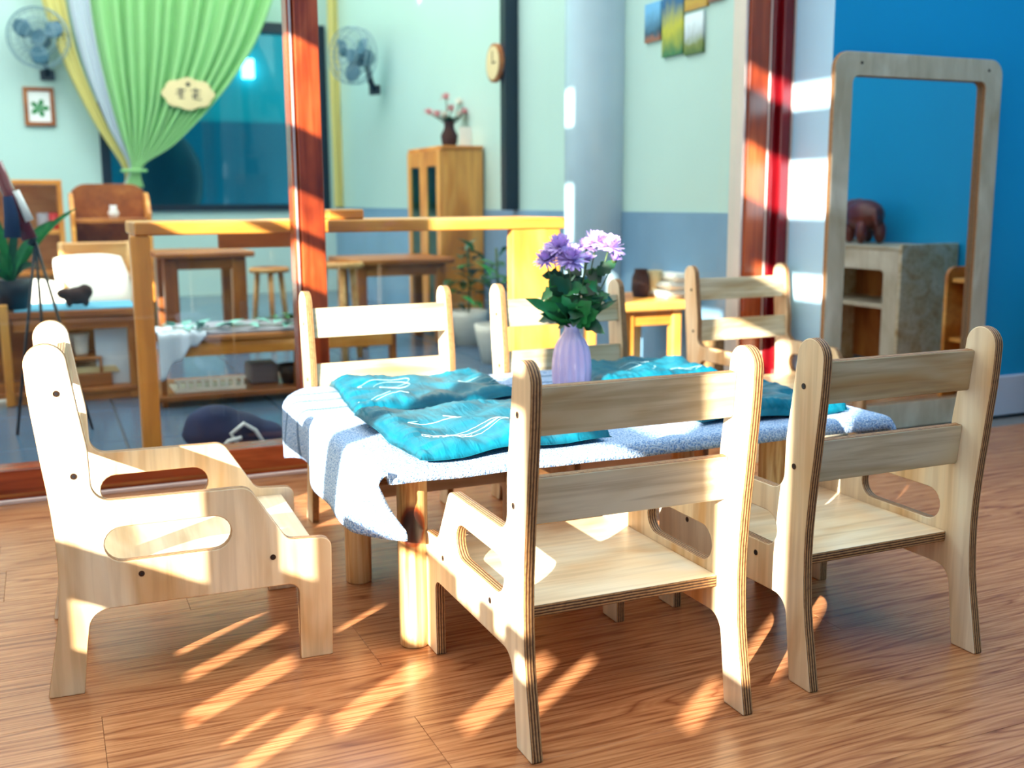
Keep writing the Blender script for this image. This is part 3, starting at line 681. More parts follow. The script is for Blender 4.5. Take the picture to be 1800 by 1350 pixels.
# carved elephant on the cupboard
ep = aX(1518,430,x0+0.16); ep.y = 2*MYr-ep.y; ez = ctop
el = blob('elephant_figure', [((0,0,0.115),(0.075,0.115,0.068),0,0),((0,0.07,0.125),(0.06,0.06,0.062),0,0),((0,0.135,0.13),(0.048,0.05,0.055),0,0),
    ((0,0.178,0.09),(0.02,0.022,0.055),0,R(20)),((0,0.19,0.045),(0.014,0.016,0.035),0,R(5)),
    ((0.05,0.115,0.125),(0.014,0.04,0.05),R(-25),0),((-0.05,0.115,0.125),(0.014,0.04,0.05),R(25),0),
    ((0.04,0.06,0.045),(0.026,0.026,0.05),0,0),((-0.04,0.06,0.045),(0.026,0.026,0.05),0,0),((0.04,-0.07,0.045),(0.026,0.028,0.05),0,0),((-0.04,-0.07,0.045),(0.026,0.028,0.05),0,0),
    ((0,-0.12,0.10),(0.008,0.01,0.05),0,R(-12))], 'elephant', 0.006)
el.location = (x0+0.16,ep.y,ez+0.0045); el.rotation_euler = (0,0,R(200)); el.scale = (1.05,1.05,1.05)
tag(el, 'carved red brown elephant on the plywood cupboard in the mirror', 'figurine')
# honey coloured shelf
s0 = vir(1662,460,3.05); sh = empty('small_shelf', (s0.x+0.12,s0.y+0.22,0), 0, 'honey wood shelf with rounded sides seen in the mirror', 'shelf')
st_ = s0.z
me = plate_mesh('side_board', fillet([(-0.11,0.0,0.003),(0.20,0.0,0.003),(0.20,st_-0.02,0.04),(-0.11,st_-0.02,0.04)]), [], 0.016, 0.0015, ('honey_z',))
for dy in (-0.22,0.0): add_mesh('side_board', me, sh, frame4((1,0,0),(0,0,1),(0,-1,0),(0,dy,0)))
for z in (0.05,0.22,st_-0.07): box('shelf', -0.09,0.19,-0.2115,-0.0085,z-0.008,z+0.008,'honey_x', sh, 0.002)
box('back_board', 0.19,0.20,-0.2115,-0.0085,0.03,st_-0.05,'honey_z', sh)

# ================================================================== the room beyond the glass
def pb(name, px0, px1, py0, py1, Y, dep, mat, parent=None, bevel=0.003, z0=None, z1=None):
    cy, cx_ = (py0+py1)/2, (px0+px1)/2
    xa, xb = aY(px0,cy,Y).x, aY(px1,cy,Y).x
    zb = aY(cx_,py1,Y).z if z0 is None else z0; zt = aY(cx_,py0,Y).z if z1 is None else z1
    if parent is not None:
        L = parent.location; return box(name, xa-L.x,xb-L.x,Y-L.y,Y+dep-L.y,zb-L.z,zt-L.z,mat,parent,bevel)
    return box(name, xa,xb,Y,Y+dep,zb,zt,mat,None,bevel)
def root_at(name, px, Y, label, cat, group=None): return empty(name, (aY(px,400,Y).x,Y,0), 0, label, cat, group)

# honey wood console right behind the glass
YD = 3.08
c = root_at('console_table', 600, YD, 'long honey wood console standing close behind the glass', 'table')
zt = aY(400,389,YD).z; th = zt-aY(400,412,YD).z
pb('table_top', 236,994,389,412,YD,0.34,'honey_x',c,0.004,zt-th,zt)
pb('leg', 240,274,412,780,YD+0.004,0.055,'honey_z',c,0.004,0.0,zt-th)
pb('leg', 240,268,412,780,YD+0.27,0.055,'honey_z',c,0.004,0.0,zt-th)
pb('end_panel', 902,985,412,780,YD+0.004,0.045,'honey_z',c,0.004,0.0,zt-th)
pb('apron', 384,560,412,434,YD+0.27,0.02,'honey_x',c,0.003,zt-th-0.05,zt-th)
o = pb('tray', 578,640,371,386,YD+0.05,0.16,'honey_x',None,0.004,zt+0.0005,zt+0.03); tag(o,'honey wood tray lying on the console beside the cherry post','tray')

# low shelf at the left
YL = 4.35
s = root_at('low_shelf', 120, YL, 'low brown wood shelf unit at the left beyond the glass', 'shelf')
ztop = aY(60,549,YL).z; ztop_shelf = ztop
pb('shelf_board', -60,243,549,560,YL,0.34,'brown_x',s,0.003,ztop-0.025,ztop)
pb('shelf_board', -60,243,680,700,YL,0.34,'brown_x',s,0.003,0.03,0.05)
pb('apron', 22,243,560,582,YL+0.005,0.02,'brown_x',s,0.003,ztop-0.075,ztop-0.026)
pb('plinth', 22,243,690,708,YL+0.01,0.02,'brown_x',s,0.002,0.0,0.029)
pb('post', 4,20,535,712,YL-0.006,0.05,'honey_z',s,0.003,0.0,ztop+0.03)
pb('post', 228,243,560,712,YL+0.004,0.05,'brown_z',s,0.003,0.0,ztop-0.026)
pb('back_board', -60,243,560,690,YL+0.31,0.012,'brown_x',s,0.0,0.051,ztop-0.026)
o = pb('felt_runner', 24,240,544,549,YL+0.01,0.3,'bluecloth',None,0.001,ztop+0.0005,ztop+0.006); tag(o,'blue felt runner on the left low shelf','runner')
P = aY(137,545,YL+0.1)
b = blob('plush_toy', [((0,0,0.04),(0.05,0.04,0.035),0,0),((-0.045,0,0.05),(0.028,0.026,0.022),0,0),((0.03,0.0,0.055),(0.03,0.03,0.03),0,0),((-0.03,-0.02,0.018),(0.014,0.014,0.02),0,0),((0.03,-0.02,0.018),(0.014,0.014,0.02),0,0)],'brownfur',0.006)
b.location = (P.x,P.y,ztop+0.0075); tag(b,'dark brown plush toy on the blue felt runner','toy')
for px, lab in ((113,'white paper cup left in the low shelf'),(142,'white paper cup right in the low shelf')):
    zz = aY(px,606,YL+0.1).z
    o = lathe('cup', [(0.022,0.0),(0.026,0.05),(0.032,0.085),(0.030,0.085),(0.024,0.01)],'cushion',None,20); o.location = (aY(px,600,YL+0.1).x,YL+0.1,0.166); tag(o,lab,'cup','white cups in the low shelf')
o = pb('storage_box', 132,198,655,682,YL+0.03,0.2,'brown_x',None,0.004,0.051,0.10); tag(o,'brown wooden box on the bottom of the low shelf','box')
bx0, bx1 = aY(104,600,YL).x, aY(163,600,YL).x
o = boxes('riser_shelf', [(bx0-0.02,bx1+0.03,YL+0.03,YL+0.25,0.155,0.165),(bx0-0.02,bx0-0.01,YL+0.03,YL+0.25,0.103,0.155),(bx1+0.02,bx1+0.03,YL+0.03,YL+0.25,0.103,0.155)],'brown_x',None,0.002)
tag(o,'small dark riser holding two cups in the low shelf','riser')
for i, (a, d) in enumerate(((128,0.0),(132,0.006),(126,0.012),(134,0.018))):
    o = pb('booklet', a,210-i*2,640,648,YL+0.05,0.16,'cream',None,0.001,0.1005+d,0.1055+d); tag(o,('lowest','second','third','topmost')[i]+' cream booklet in the stack on the brown box','booklet','stacked booklets')
o = pb('clear_panel', 168,226,568,668,YL+0.06,0.008,'white_cloth',None,0.002,0.051,0.28); tag(o,'pale translucent board standing in the low shelf','board')

# low bench in the middle with mat, cloth and vine
YM = 4.05
s = root_at('low_bench', 500, YM, 'low honey wood bench in the middle behind the console', 'bench')
zb_ = aY(420,588,YM).z
pb('bench_top', 278,700,584,590,YM,0.42,'brown_x',s,0.003,zb_-0.02,zb_)
pb('apron', 300,690,590,613,YM+0.012,0.02,'honey_x',s,0.003,zb_-0.075,zb_-0.021)
pb('bottom_board', 278,700,660,680,YM,0.42,'brown_x',s,0.003,0.025,0.045)
for px in (282,520,688): pb('leg', px,px+10,590,690,YM+0.03,0.04,'brown_z',s,0.002,0.0,zb_-0.021)
o = pb('grey_mat', 318,690,578,584,YM+0.02,0.36,'greymat',None,0.002,zb_+0.0005,zb_+0.012); tag(o,'flat grey mat covering the low bench','mat')
vs_, fs = [], []; xa = aY(292,580,YM).x
for j in range(17):
    for i in range(25):
        t = i/24; x = xa-0.03+0.17*j/16; hg = 0.15*(1-j/16)**1.3+0.02+0.01*math.sin(j*1.1); tot = 0.25+hg; q = t*tot
        if q < 0.25: yy = YM+0.24-q; z = zb_+0.017+0.003*math.sin(j*1.3+i*0.6)
        else: yy = YM-0.012-0.006*math.sin(j*0.9)*(q-0.25)/hg; z = zb_+0.014-(q-0.25)
        vs_.append((x,yy,z))
for j in range(16):
    for i in range(24): q = j*25+i; fs.append((q,q+1,q+26,q+25))
o = mesh_obj('hand_towel', vs_, fs, 'white_cloth', None, True); md = o.modifiers.new('t','SOLIDIFY'); md.thickness = 0.005; tag(o,'white cloth hanging over the left end of the low bench','cloth')
def vine(name, pts, lab, n, mat='leaf_soft'):
    r = empty(name, pts[0], 0, lab, 'vine'); L = Vector(pts[0]); rel_ = [Vector(p)-L for p in pts]
    tube('stem', rel_, 0.003, 'stem', r, 5); rnd = random.Random(len(lab))
    for k in range(n):
        t = rnd.random()*(len(rel_)-1); i = int(t); Q = rel_[i].lerp(rel_[min(i+1,len(rel_)-1)], t-i)
        vv, ff = leaf_mesh(rnd.uniform(0.05,0.085), 0.02, k, 1, 0.1); lf = mesh_obj('leaf', vv, ff, mat, r, True)
        lf.matrix_local = Matrix.Translation(Q+Vector((0,0,0.006))) @ Matrix.Rotation(rnd.uniform(0,6.28),4,'Z') @ Matrix.Rotation(rnd.uniform(-0.5,0.1),4,'Y')
MAT['leaf_soft'] = flat('soft_teal_leaf', srgb(110,180,165), 0.6, var=0.2, scale=30)
vine('leaf_garland', [(xa+0.03,YM+0.10,zb_+0.026),(xa+0.16,YM+0.05,zb_+0.022),(xa+0.33,YM+0.10,zb_+0.022),(xa+0.5,YM+0.04,zb_+0.022)], 'teal leaf garland along the front of the low bench', 26)
vine('leaf_garland', [(xa+0.40,YM+0.30,zb_+0.022),(xa+0.58,YM+0.26,zb_+0.022),(xa+0.78,YM+0.30,zb_+0.022)], 'green leaf garland at the back of the low bench', 18, 'leaf')
# slatted tray, grey bin, basket on the lower board
tr_ = root_at('slatted_tray', 370, YM+0.05, 'white slatted tray on the bottom board of the low bench', 'tray')
ta, tb_ = aY(306,660,YM+0.05).x-tr_.location.x, aY(432,660,YM+0.05).x-tr_.location.x
box('tray_base', ta,tb_,0,0.2,0.0455,0.052,'tray',tr_,0.002); box('rim', ta,tb_,0.0,0.006,0.052,0.062,'tray',tr_,0.001)
for i in range(9): box('slat', ta+0.01+i*(tb_-ta-0.03)/8,ta+0.022+i*(tb_-ta-0.03)/8,0.0,0.006,0.0625,0.088,'tray',tr_,0.001)
box('rail', ta,tb_,0.0,0.006,0.0885,0.098,'tray',tr_,0.001)
o = lathe('basket', [(0.035,0),(0.05,0.05),(0.056,0.075),(0.05,0.075),(0.034,0.006)],'black',None,24); o.location = (aY(512,650,YM+0.12).x,YM+0.12,0.0455); tag(o,'small black basket on the bottom board of the low bench','basket')
o = pb('storage_bin', 440,490,640,668,YM+0.16,0.14,'greymat',None,0.006,0.0455,0.12); tag(o,'grey bin on the bottom board of the low bench','bin')

# tables and stools further back
def table(name, px0, px1, py, Y, dep, label, mx, mz, nleg=4, legw=0.05, thick=0.03, grp=None):
    t_ = root_at(name, (px0+px1)/2, Y, label, 'table', grp); L = t_.location
    xa_, xb_ = aY(px0,py,Y).x-L.x, aY(px1,py,Y).x-L.x; z = aY((px0+px1)/2,py,Y).z
    box('table_top', xa_,xb_,0,dep,z-thick,z,mx,t_,0.006)
    for sx in (xa_+0.04,xb_-0.04-legw):
        for sy in (0.04,dep-0.04-legw): box('leg', sx,sx+legw,sy,sy+legw,0,z-thick,mz,t_,0.006)
    box('apron', xa_+0.04+legw,xb_-0.04-legw,0.05,0.07,z-thick-0.06,z-thick,mx,t_,0.003)
    return t_, z
table('play_table', 272,448,443,5.6,0.5,'brown wooden table seen through the console, left of the cherry post','brown_x','brown_z',legw=0.07)
table('play_table', 618,800,455,5.3,0.5,'brown wooden table seen through the console, right of the cherry post','brown_x','brown_z',legw=0.05)
t3, z3 = table('side_table', 1092,1226,530,3.42,0.42,'honey wood side table behind the glass, left of the back right chair','honey_x','honey_z',legw=0.042,thick=0.035)
for i, (a, b_, z_) in enumerate(((1170,1228,0.0),(1176,1228,0.03),(1186,1226,0.06))):
    o = pb('folded_towel', a,b_,500,530,3.50,0.2,'cushion',None,0.012,z3+0.0005+z_,z3+0.0295+z_); tag(o,('bottom','middle','top')[i]+' white folded towel of the pile on the side table','towel','folded towels on the side table')
zz = z3+0.0005
for px, mt, lab, h_ in ((1126,'brownfur','dark brown jar on the side table','h'),(1150,'cream','cream beaker on the side table','c')):
    o = lathe('jar', [(0.028,0),(0.036,0.03),(0.034,0.075),(0.024,0.10),(0.027,0.108),(0.021,0.105),(0.02,0.01)] if h_ == 'h' else [(0.02,0),(0.024,0.05),(0.032,0.10),(0.029,0.10),(0.018,0.006)], mt, None, 24)
    o.location = (aY(px,515,3.62).x,3.62,zz); tag(o,lab,'jar')
o = lathe('basket', [(0.07,0),(0.09,0.06),(0.096,0.14),(0.10,0.15),(0.09,0.15),(0.085,0.08),(0.065,0.01)],'wicker',None,32); o.location = (aY(1272,600,3.3).x,3.3,0.0); o.scale = (1,1,2.0); tag(o,'tall wicker basket behind the back right chair','basket')
def stool(px, py, Y, label):
    r = root_at('stool', px, Y, label, 'stool', 'round stools beyond the glass'); z = aY(px,py,Y).z
    o_ = lathe('seat', [(0.10,z-0.03),(0.115,z-0.025),(0.115,z-0.006),(0.105,z)],'pine',r,24)
    for k in range(3):
        a = k*2.1+0.4; tube('leg', [(0.075*math.cos(a),0.075*math.sin(a),z-0.03),(0.11*math.cos(a),0.11*math.sin(a),0.0)],0.016,'pine',r,10)
stool(594,460,5.0,'round pine stool just right of the cherry post'); stool(470,470,6.2,'round pine stool left of the cherry post')
# sunlit cushion and bentwood chair at the left
P = aY(150,470,5.4)
def cushion(name, loc, sx, sy, sz, rx, rz, mat, label):
    n = 18; vs_, fs = [], []
    for s_ in (1,-1):
        for j in range(n+1):
            for i in range(n+1):
                u, v = i/n*2-1, j/n*2-1; e = (1-u**4)*(1-v**4); k_ = 1-0.07*(u*u*v*v)
                vs_.append((u*sx*(1-0.08*v*v),v*sy*(1-0.08*u*u),s_*sz*max(0,e)**0.55))
    N = (n+1)**2
    for j in range(n):
        for i in range(n): q = j*(n+1)+i; fs.append((q,q+1,q+n+2,q+n+1)); fs.append((N+q,N+q+n+1,N+q+n+2,N+q+1))
    o = mesh_obj(name, vs_, fs, mat, None, True); o.location = loc; o.rotation_euler = (rx,0,rz); return tag(o,label,'cushion')
ch = root_at('bentwood_chair', 170, 5.35, 'pale bentwood chair with a cushion at the left beyond the glass', 'chair'); zs = 0.26
box('seat', -0.17,0.17,0.0,0.32,zs-0.02,zs,'pine_x',ch,0.008)
for sx in (-0.15,0.15):
    for sy in (0.02,0.29): tube('leg', [(sx,sy,0),(sx*0.95,sy,zs-0.02)],0.016,'pine',ch,8)
    tube('back_post', [(sx*0.95,0.29,zs),(sx,0.32,zs+0.16),(sx*1.02,0.35,zs+0.30)],0.015,'pine',ch,8)
    tube('arm', [(sx,0.31,zs+0.14),(sx*1.06,0.15,zs+0.15),(sx,0.03,zs+0.09),(sx*0.95,0.02,zs)],0.012,'pine',ch,8)
box('back_rest', -0.15,0.15,0.325,0.345,zs+0.17,zs+0.30,'pine_x',ch,0.008)
cushion('cushion', (ch.location.x-0.02,5.50,zs+0.115), 0.17,0.17,0.05, R(48), R(12), 'cushion', 'white cushion leaning on the bentwood chair')
cushion('cushion', (ch.location.x-0.36,5.9,0.19), 0.28,0.28,0.18, 0, R(20), 'cushion', 'big white cushion added in place of glare at the far left beyond the glass')  # added to stand for the overexposed floor and wall there
cushion('cushion', (ch.location.x+0.02,6.45,0.14), 0.25,0.22,0.13, 0, R(-10), 'cushion', 'white floor cushion behind the bentwood chair')
# arched shelf and left bookcase
YA = 6.7
s = root_at('arched_shelf', 197, YA, 'brown wooden shelf with a rounded back panel below the green curtain', 'shelf'); L = s.location
xa_, xb_ = aY(126,400,YA).x-L.x, aY(268,400,YA).x-L.x; za = aY(197,322,YA).z; zsf = aY(197,384,YA).z
me = plate_mesh('back_panel', fillet([(xa_,0.02,0),(xb_,0.02,0),(xb_,za,0.10),(xa_,za,0.10)]),[],0.02,0.002,('brown_z',)); add_mesh('back_panel', me, s, frame4((1,0,0),(0,0,1),(0,-1,0),(0,0.26,0)))
sp_ = fillet([(0.0,0,0),(0.25,0,0),(0.25,za-0.05,0.03),(0.13,za-0.06,0.05),(0.0,zsf+0.03,0.02)])
me = plate_mesh('side_panel', sp_,[],0.022,0.002,('honey_z',))
for x in (xa_+0.011,xb_-0.011): add_mesh('side_panel', me, s, frame4((0,1,0),(0,0,1),(1,0,0),(x,0,0)))
for z in (zsf,zsf-0.22,zsf-0.44): box('shelf_board', xa_+0.0225,xb_-0.0225,0.005,0.249,z-0.025,z,'brown_x',s,0.002)
P = aY(200,380,YA+0.1)
o = lathe('vase', [(0.022,0),(0.032,0.03),(0.018,0.06),(0.022,0.075),(0.014,0.07),(0.016,0.01)],'white',None,20); o.location = (P.x,YA+0.10,zsf+0.0005); tag(o,'tiny white vase on the arched shelf','vase')
YB = 7.2
s = root_at('bookcase', 60, YB, 'honey wood open bookcase at the far left beyond the glass', 'bookcase'); L = s.location
xa_, xb_ = aY(-40,400,YB).x-L.x, aY(114,400,YB).x-L.x; za = aY(60,316,YB).z
box('top_board', xa_,xb_,0,0.3,za-0.03,za,'honey_x',s,0.003); box('back_board', xa_+0.02,xb_-0.02,0.28,0.3,0.02,za-0.031,'pine_x',s)
for x in (xa_,xb_-0.03): box('side_panel', x,x+0.03,0,0.279,0,za-0.031,'honey_z',s,0.003)
for z in (za-0.30,za-0.55): box('shelf_board', xa_+0.031,xb_-0.031,0.005,0.279,z-0.03,z,'honey_x',s,0.003)
zc = za-0.2995
for px, mt, lab in ((76,'greymat','grey mug on the honey bookcase shelf'),(95,'red','red tin on the honey bookcase shelf')):
    o = lathe('mug', [(0.035,0),(0.04,0.01),(0.04,0.1),(0.034,0.1),(0.03,0.01)],mt,None,20); o.location = (aY(px,375,YB+0.1).x,YB+0.1,zc); tag(o,lab,'mug')
# tall cabinet against the side wall
Yc0 = aX(850,330,SX-0.01).y; xc0 = aY(779,330,Yc0).x; Yc1 = aX(722,330,xc0).y; zc_ = aY(815,256,Yc0).z
s = empty('tall_cabinet', ((xc0+SX-0.01)/2,Yc0,0), 0, 'tall honey wood cabinet with glazed doors against the side wall', 'cabinet'); L = s.location
box('side_panel', xc0-L.x,SX-0.012-L.x,0.0,0.022,0.0,zc_-0.021,'honey_z',s,0.003); box('side_panel', xc0-L.x,SX-0.012-L.x,Yc1-Yc0-0.022,Yc1-Yc0,0,zc_-0.021,'honey_z',s,0.003)
box('top_board', xc0-0.01-L.x,SX-0.012-L.x,-0.01,Yc1-Yc0+0.01,zc_-0.02,zc_,'honey_x',s,0.003); box('back_panel', SX-0.03-L.x,SX-0.02-L.x,0.023,Yc1-Yc0-0.023,0.02,zc_-0.022,'brown_z',s)
for z in (0.35,0.66,0.95): box('shelf_board', xc0+0.03-L.x,SX-0.031-L.x,0.023,Yc1-Yc0-0.023,z-0.018,z,'honey_x',s,0.002)
wd_ = (Yc1-Yc0)/2
for k in range(2):
    ya, yb = 0.002+k*wd_, wd_*(k+1)-0.002
    d_ = boxes('door', [(xc0-0.02-L.x,xc0-0.001-L.x,ya,ya+0.06,0.03,zc_-0.022),(xc0-0.02-L.x,xc0-0.001-L.x,yb-0.06,yb,0.03,zc_-0.022),(xc0-0.02-L.x,xc0-0.001-L.x,ya+0.06,yb-0.06,0.03,0.12),(xc0-0.02-L.x,xc0-0.001-L.x,ya+0.06,yb-0.06,zc_-0.11,zc_-0.022)],'honey_z',s,0.002)
    box('glass', xc0-0.014-L.x,xc0-0.009-L.x,ya+0.055,yb-0.055,0.115,zc_-0.105,'teal_pane',d_)
# flower pot and card on the cabinet
P = aY(790,252,Yc0+0.25); fp = empty('flower_pot', (aY(790,252,Yc0+0.3).x,Yc0+0.3,zc_+0.0005), 0, 'dark vase of pink flowers on the tall cabinet', 'flowers')
lathe('pot', [(0.03,0),(0.045,0.03),(0.05,0.07),(0.03,0.11),(0.028,0.14),(0.035,0.15),(0.02,0.145),(0.02,0.02)],'brownfur',fp,20)
rnd = random.Random(4)
for k in range(9):
    a = k*2.4; r_ = 0.03+0.09*rnd.random(); T = Vector((r_*math.cos(a)*1.3,r_*math.sin(a)*0.7,0.17+0.12*rnd.random()))
    tube('stem', [(0,0,0.12),(T.x*0.5,T.y*0.5,0.16),tuple(T)],0.003,'stem',fp,5)
    vv, ff = bloom_mesh('f', 0.05, 'pinkflower', k, 40); o = mesh_obj('bloom', vv, ff, 'pinkflower' if k%3 else 'cushion', fp, True); o.location = T-Vector((0,0,0.01))
    vv, ff = leaf_mesh(0.09,0.02,k,1,0.2); lf = mesh_obj('leaf', vv, ff, 'leaf_dark', fp, True); lf.matrix_local = Matrix.Translation((0,0,0.14)) @ Matrix.Rotation(a+1,4,'Z') @ Matrix.Rotation(-0.6,4,'Y')
o = box('card', aY(808,230,Yc0+0.2).x,aY(829,230,Yc0+0.2).x,Yc0+0.2,Yc0+0.206,zc_+0.0005,zc_+0.115,'white'); tag(o,'white card standing on the tall cabinet beside the flowers','card')
# black pipe box and clock on the side wall
Yp0 = aX(909,200,SX-0.01).y
o = box('pipe_casing', SX-0.075,SX-0.0005,Yp0,Yp0+0.07,0.701,4.0,'navy',None,0.004); tag(o,'black vertical pipe casing on the mint side wall','pipe')
cl = empty('wall_clock', (SX-0.078,aX(872,110,SX-0.08).y-0.01,aX(877,110,SX-0.08).z), 0, 'round cream clock hanging at the black pipe casing', 'clock')
f4 = frame4((0,1,0),(0,0,1),(-1,0,0) if 0 else (1,0,0),(0,0,0))
def disc(name, r0, th_, mat, parent, M_):
    bm = bmesh.new(); bmesh.ops.create_cone(bm, cap_ends=True, segments=32, radius1=r0, radius2=r0, depth=th_); o = bm_obj(name, bm, mat, parent); o.matrix_local = M_; return o
disc('clock_rim',0.098,0.02,'brown_z',cl,f4 @ Matrix.Translation((0,0,-0.012))); disc('clock_face',0.084,0.004,'cream',cl,f4 @ Matrix.Translation((0,0,-0.025)))
box('clock_hand', -0.029,-0.0275,-0.003,0.003,-0.005,0.06,'black',cl); box('clock_hand', -0.029,-0.0275,-0.045,0.005,-0.003,0.003,'black',cl)
# photos on the side wall
def photo_mat(name, sky, mid, low, a, b_):
    k = NT(name); tc = k.n('ShaderNodeTexCoord'); sp = k.n('ShaderNodeSeparateXYZ'); k.l(tc,'Generated',sp,0)
    nz = k.n('ShaderNodeTexNoise'); nz.inputs['Scale'].default_value = 5; k.l(tc,'Generated',nz,0)
    ma = k.n('ShaderNodeMath', operation='MULTIPLY_ADD'); ma.inputs[1].default_value = 0.35; k.l(nz,0,ma,0); k.l(sp,2,ma,2)
    r = k.ramp(ma,0,[(0.18,low),(a+0.1,mid),(b_+0.12,sky),(1.0,tuple(min(1,c*1.6) for c in sky[:3])+(1,))]); k.l(r,0,k.b,'Base Color'); k.b.inputs['Roughness'].default_value = 0.3; MAT[name] = k.m
photo_mat('print_lake', srgb(90,150,190), srgb(24,70,96), srgb(170,96,50), 0.3,0.6); photo_mat('print_meadow', srgb(30,90,140), srgb(196,190,30), srgb(24,110,60), 0.45,0.75)
photo_mat('print_field', srgb(190,200,206), srgb(120,130,40), srgb(70,100,20), 0.3,0.55); photo_mat('print_dusk', srgb(20,30,50), srgb(200,160,40), srgb(190,140,30), 0.35,0.7); photo_mat('print_sand', srgb(220,190,150), srgb(190,110,60), srgb(120,80,60), 0.3,0.6)
for px0, px1, py0, py1, mt, lab in ((1137,1164,4,72,'print_lake','leftmost photo print of a lake on the side wall'),(1168,1204,-40,97,'print_meadow','tall photo print of a yellow green meadow on the side wall'),
      (1208,1247,-45,14,'print_dusk','dark photo print with yellow, highest beside the meadow print'),(1207,1239,22,94,'print_field','photo print of a pale sky over a field on the side wall'),(1250,1277,-50,0,'print_sand','sand coloured photo print, rightmost on the side wall')):
    A, B = aX(px0,(py0+py1)/2,SX-0.002), aX(px1,(py0+py1)/2,SX-0.002); m_ = (px0+px1)/2
    o = box('photo_print', SX-0.012,SX-0.0005,min(A.y,B.y),max(A.y,B.y),aX(m_,py1,SX-0.01).z,aX(m_,py0,SX-0.01).z,mt); tag(o,lab,'picture','photo prints on the side wall')
# wall fans
def fan(loc, rz, rad, label):
    f = empty('wall_fan', loc, rz, label, 'fan', 'wall fans beyond the glass')   # local -Y faces the room
    bm = bmesh.new()
    for rr, yy in ((rad,0.0),(rad*0.97,-0.05),(rad*0.6,-0.075),(rad*0.3,-0.085),(rad*0.97,0.05),(rad*0.55,0.07)):
        bm_tube(bm, [(rr*math.cos(2*math.pi*k/36),yy,rr*math.sin(2*math.pi*k/36)) for k in range(37)], 0.004, 5)
    for k in range(28):
        a = 2*math.pi*k/28; bm_tube(bm, [(rr*math.cos(a),yy,rr*math.sin(a)) for rr, yy in ((0.03,-0.088),(rad*0.6,-0.076),(rad*0.97,-0.05),(rad,0.0),(rad*0.97,0.05),(rad*0.3,0.08))], 0.0016, 4)
    bm_obj('cage', bm, 'fan_cage', f, True)
    for k in range(3):
        a0 = k*2.0944+0.5; vs_, fs = [], []
        for i in range(7):
            t = i/6; r0 = 0.04+(rad*0.88-0.04)*t; wa = 0.55*math.sin(math.pi*(0.18+0.72*t))
            for j in range(5): a = a0+(j/4-0.5)*2*wa; vs_.append((r0*math.cos(a),0.03*(j/4-0.5),r0*math.sin(a)))
        for i in range(6):
            for j in range(4): q = i*5+j; fs.append((q,q+1,q+6,q+5))
        o = mesh_obj('blade', vs_, fs, 'fan_blade', f, True); md = o.modifiers.new('t','SOLIDIFY'); md.thickness = 0.004
    disc('hub',0.045,0.05,'fan_blade',f,Matrix.Rotation(R(90),4,'X'))
    tube('motor', [(0,0.06,0),(0,0.16,0)],[0.07,0.055],'fan_blade',f,16); tube('bracket', [(0,0.13,-0.03),(0,0.16,-rad*0.8),(0,0.2,-rad*1.15)],0.022,'navy',f,8)
    box('wall_plate', -0.05,0.05,0.19,0.215,-rad*1.3,-rad*0.95,'navy',f,0.005)
Pf = aY(68,66,BY-0.22); fan(Pf, R(-12), 0.215, 'grey blue wall fan at the far left above the framed picture')
Pf = aX(620,98,SX-0.25); fan(Pf, R(-62), 0.19, 'grey blue wall fan on the side wall right of the cherry post')
# framed picture, far wall
A, B = aY(39,152,BY-0.03), aY(99,222,BY-0.03); pf = empty('picture', ((A.x+B.x)/2,BY-0.0305,(A.z+B.z)/2), 0, 'framed picture of a green plant under the left wall fan', 'picture'); hw_, hh = (B.x-A.x)/2, (A.z-B.z)/2
boxes('frame', [(-hw_,hw_,0,0.03,hh-0.03,hh),(-hw_,hw_,0,0.03,-hh,-hh+0.03),(-hw_,-hw_+0.03,0,0.03,-hh+0.03,hh-0.03),(hw_-0.03,hw_,0,0.03,-hh+0.03,hh-0.03)],'brown_x',pf,0.003)
box('mount', -hw_+0.03,hw_-0.03,0.012,0.029,-hh+0.03,hh-0.03,'white',pf)
vv, ff = [], []
for k in range(5):
    a = k*1.2566; 
    b0 = len(vv); vv += [(0,0.009,-0.01)]+[(0.055*math.cos(a+d)*q,0.009,0.055*math.sin(a+d)*q-0.01) for d, q in ((-0.5,0.7),(-0.25,1.1),(0,1.25),(0.25,1.1),(0.5,0.7))]; ff.append(tuple(range(b0,b0+6)))
o = mesh_obj('print', vv, ff, 'leaf', pf)
# curtains
def curtain(name, Lp, Rp, Y, mat, label, npl, amp, n=40):
    def interp(P, t):
        k = t*(len(P)-1); i = min(int(k),len(P)-2); f_ = k-i; P0, P1, P2, P3 = P[max(i-1,0)], P[i], P[i+1], P[min(i+2,len(P)-1)]
        return tuple(0.5*((2*P1[q])+(-P0[q]+P2[q])*f_+(2*P0[q]-5*P1[q]+4*P2[q]-P3[q])*f_*f_+(-P0[q]+3*P1[q]-3*P2[q]+P3[q])*f_**3) for q in (0,1))
    m = npl*10; vs_, fs = [], []
    for i in range(n+1):
        a, b_ = interp(Lp,i/n), interp(Rp,i/n); wpx = abs(b_[0]-a[0])
        for j in range(m+1):
            s_ = j/m; A = aY(a[0]+(b_[0]-a[0])*s_, a[1]+(b_[1]-a[1])*s_, Y)
            ph = s_*npl*2*math.pi; dpt = amp*(0.35+0.65*min(1,wpx/200))*(math.sin(ph+0.6*math.sin(ph*0.37+i*0.05))+0.4*math.sin(ph*0.5+1.3))
            vs_.append((A.x,Y+dpt,A.z))
    for i in range(n):
        for j in range(m): q = i*(m+1)+j; fs.append((q,q+1,q+m+2,q+m+1))
    o = mesh_obj(name, vs_, fs, mat, None, True); md = o.modifiers.new('t','SOLIDIFY'); md.thickness = 0.004
    return tag(o, label, 'curtain')
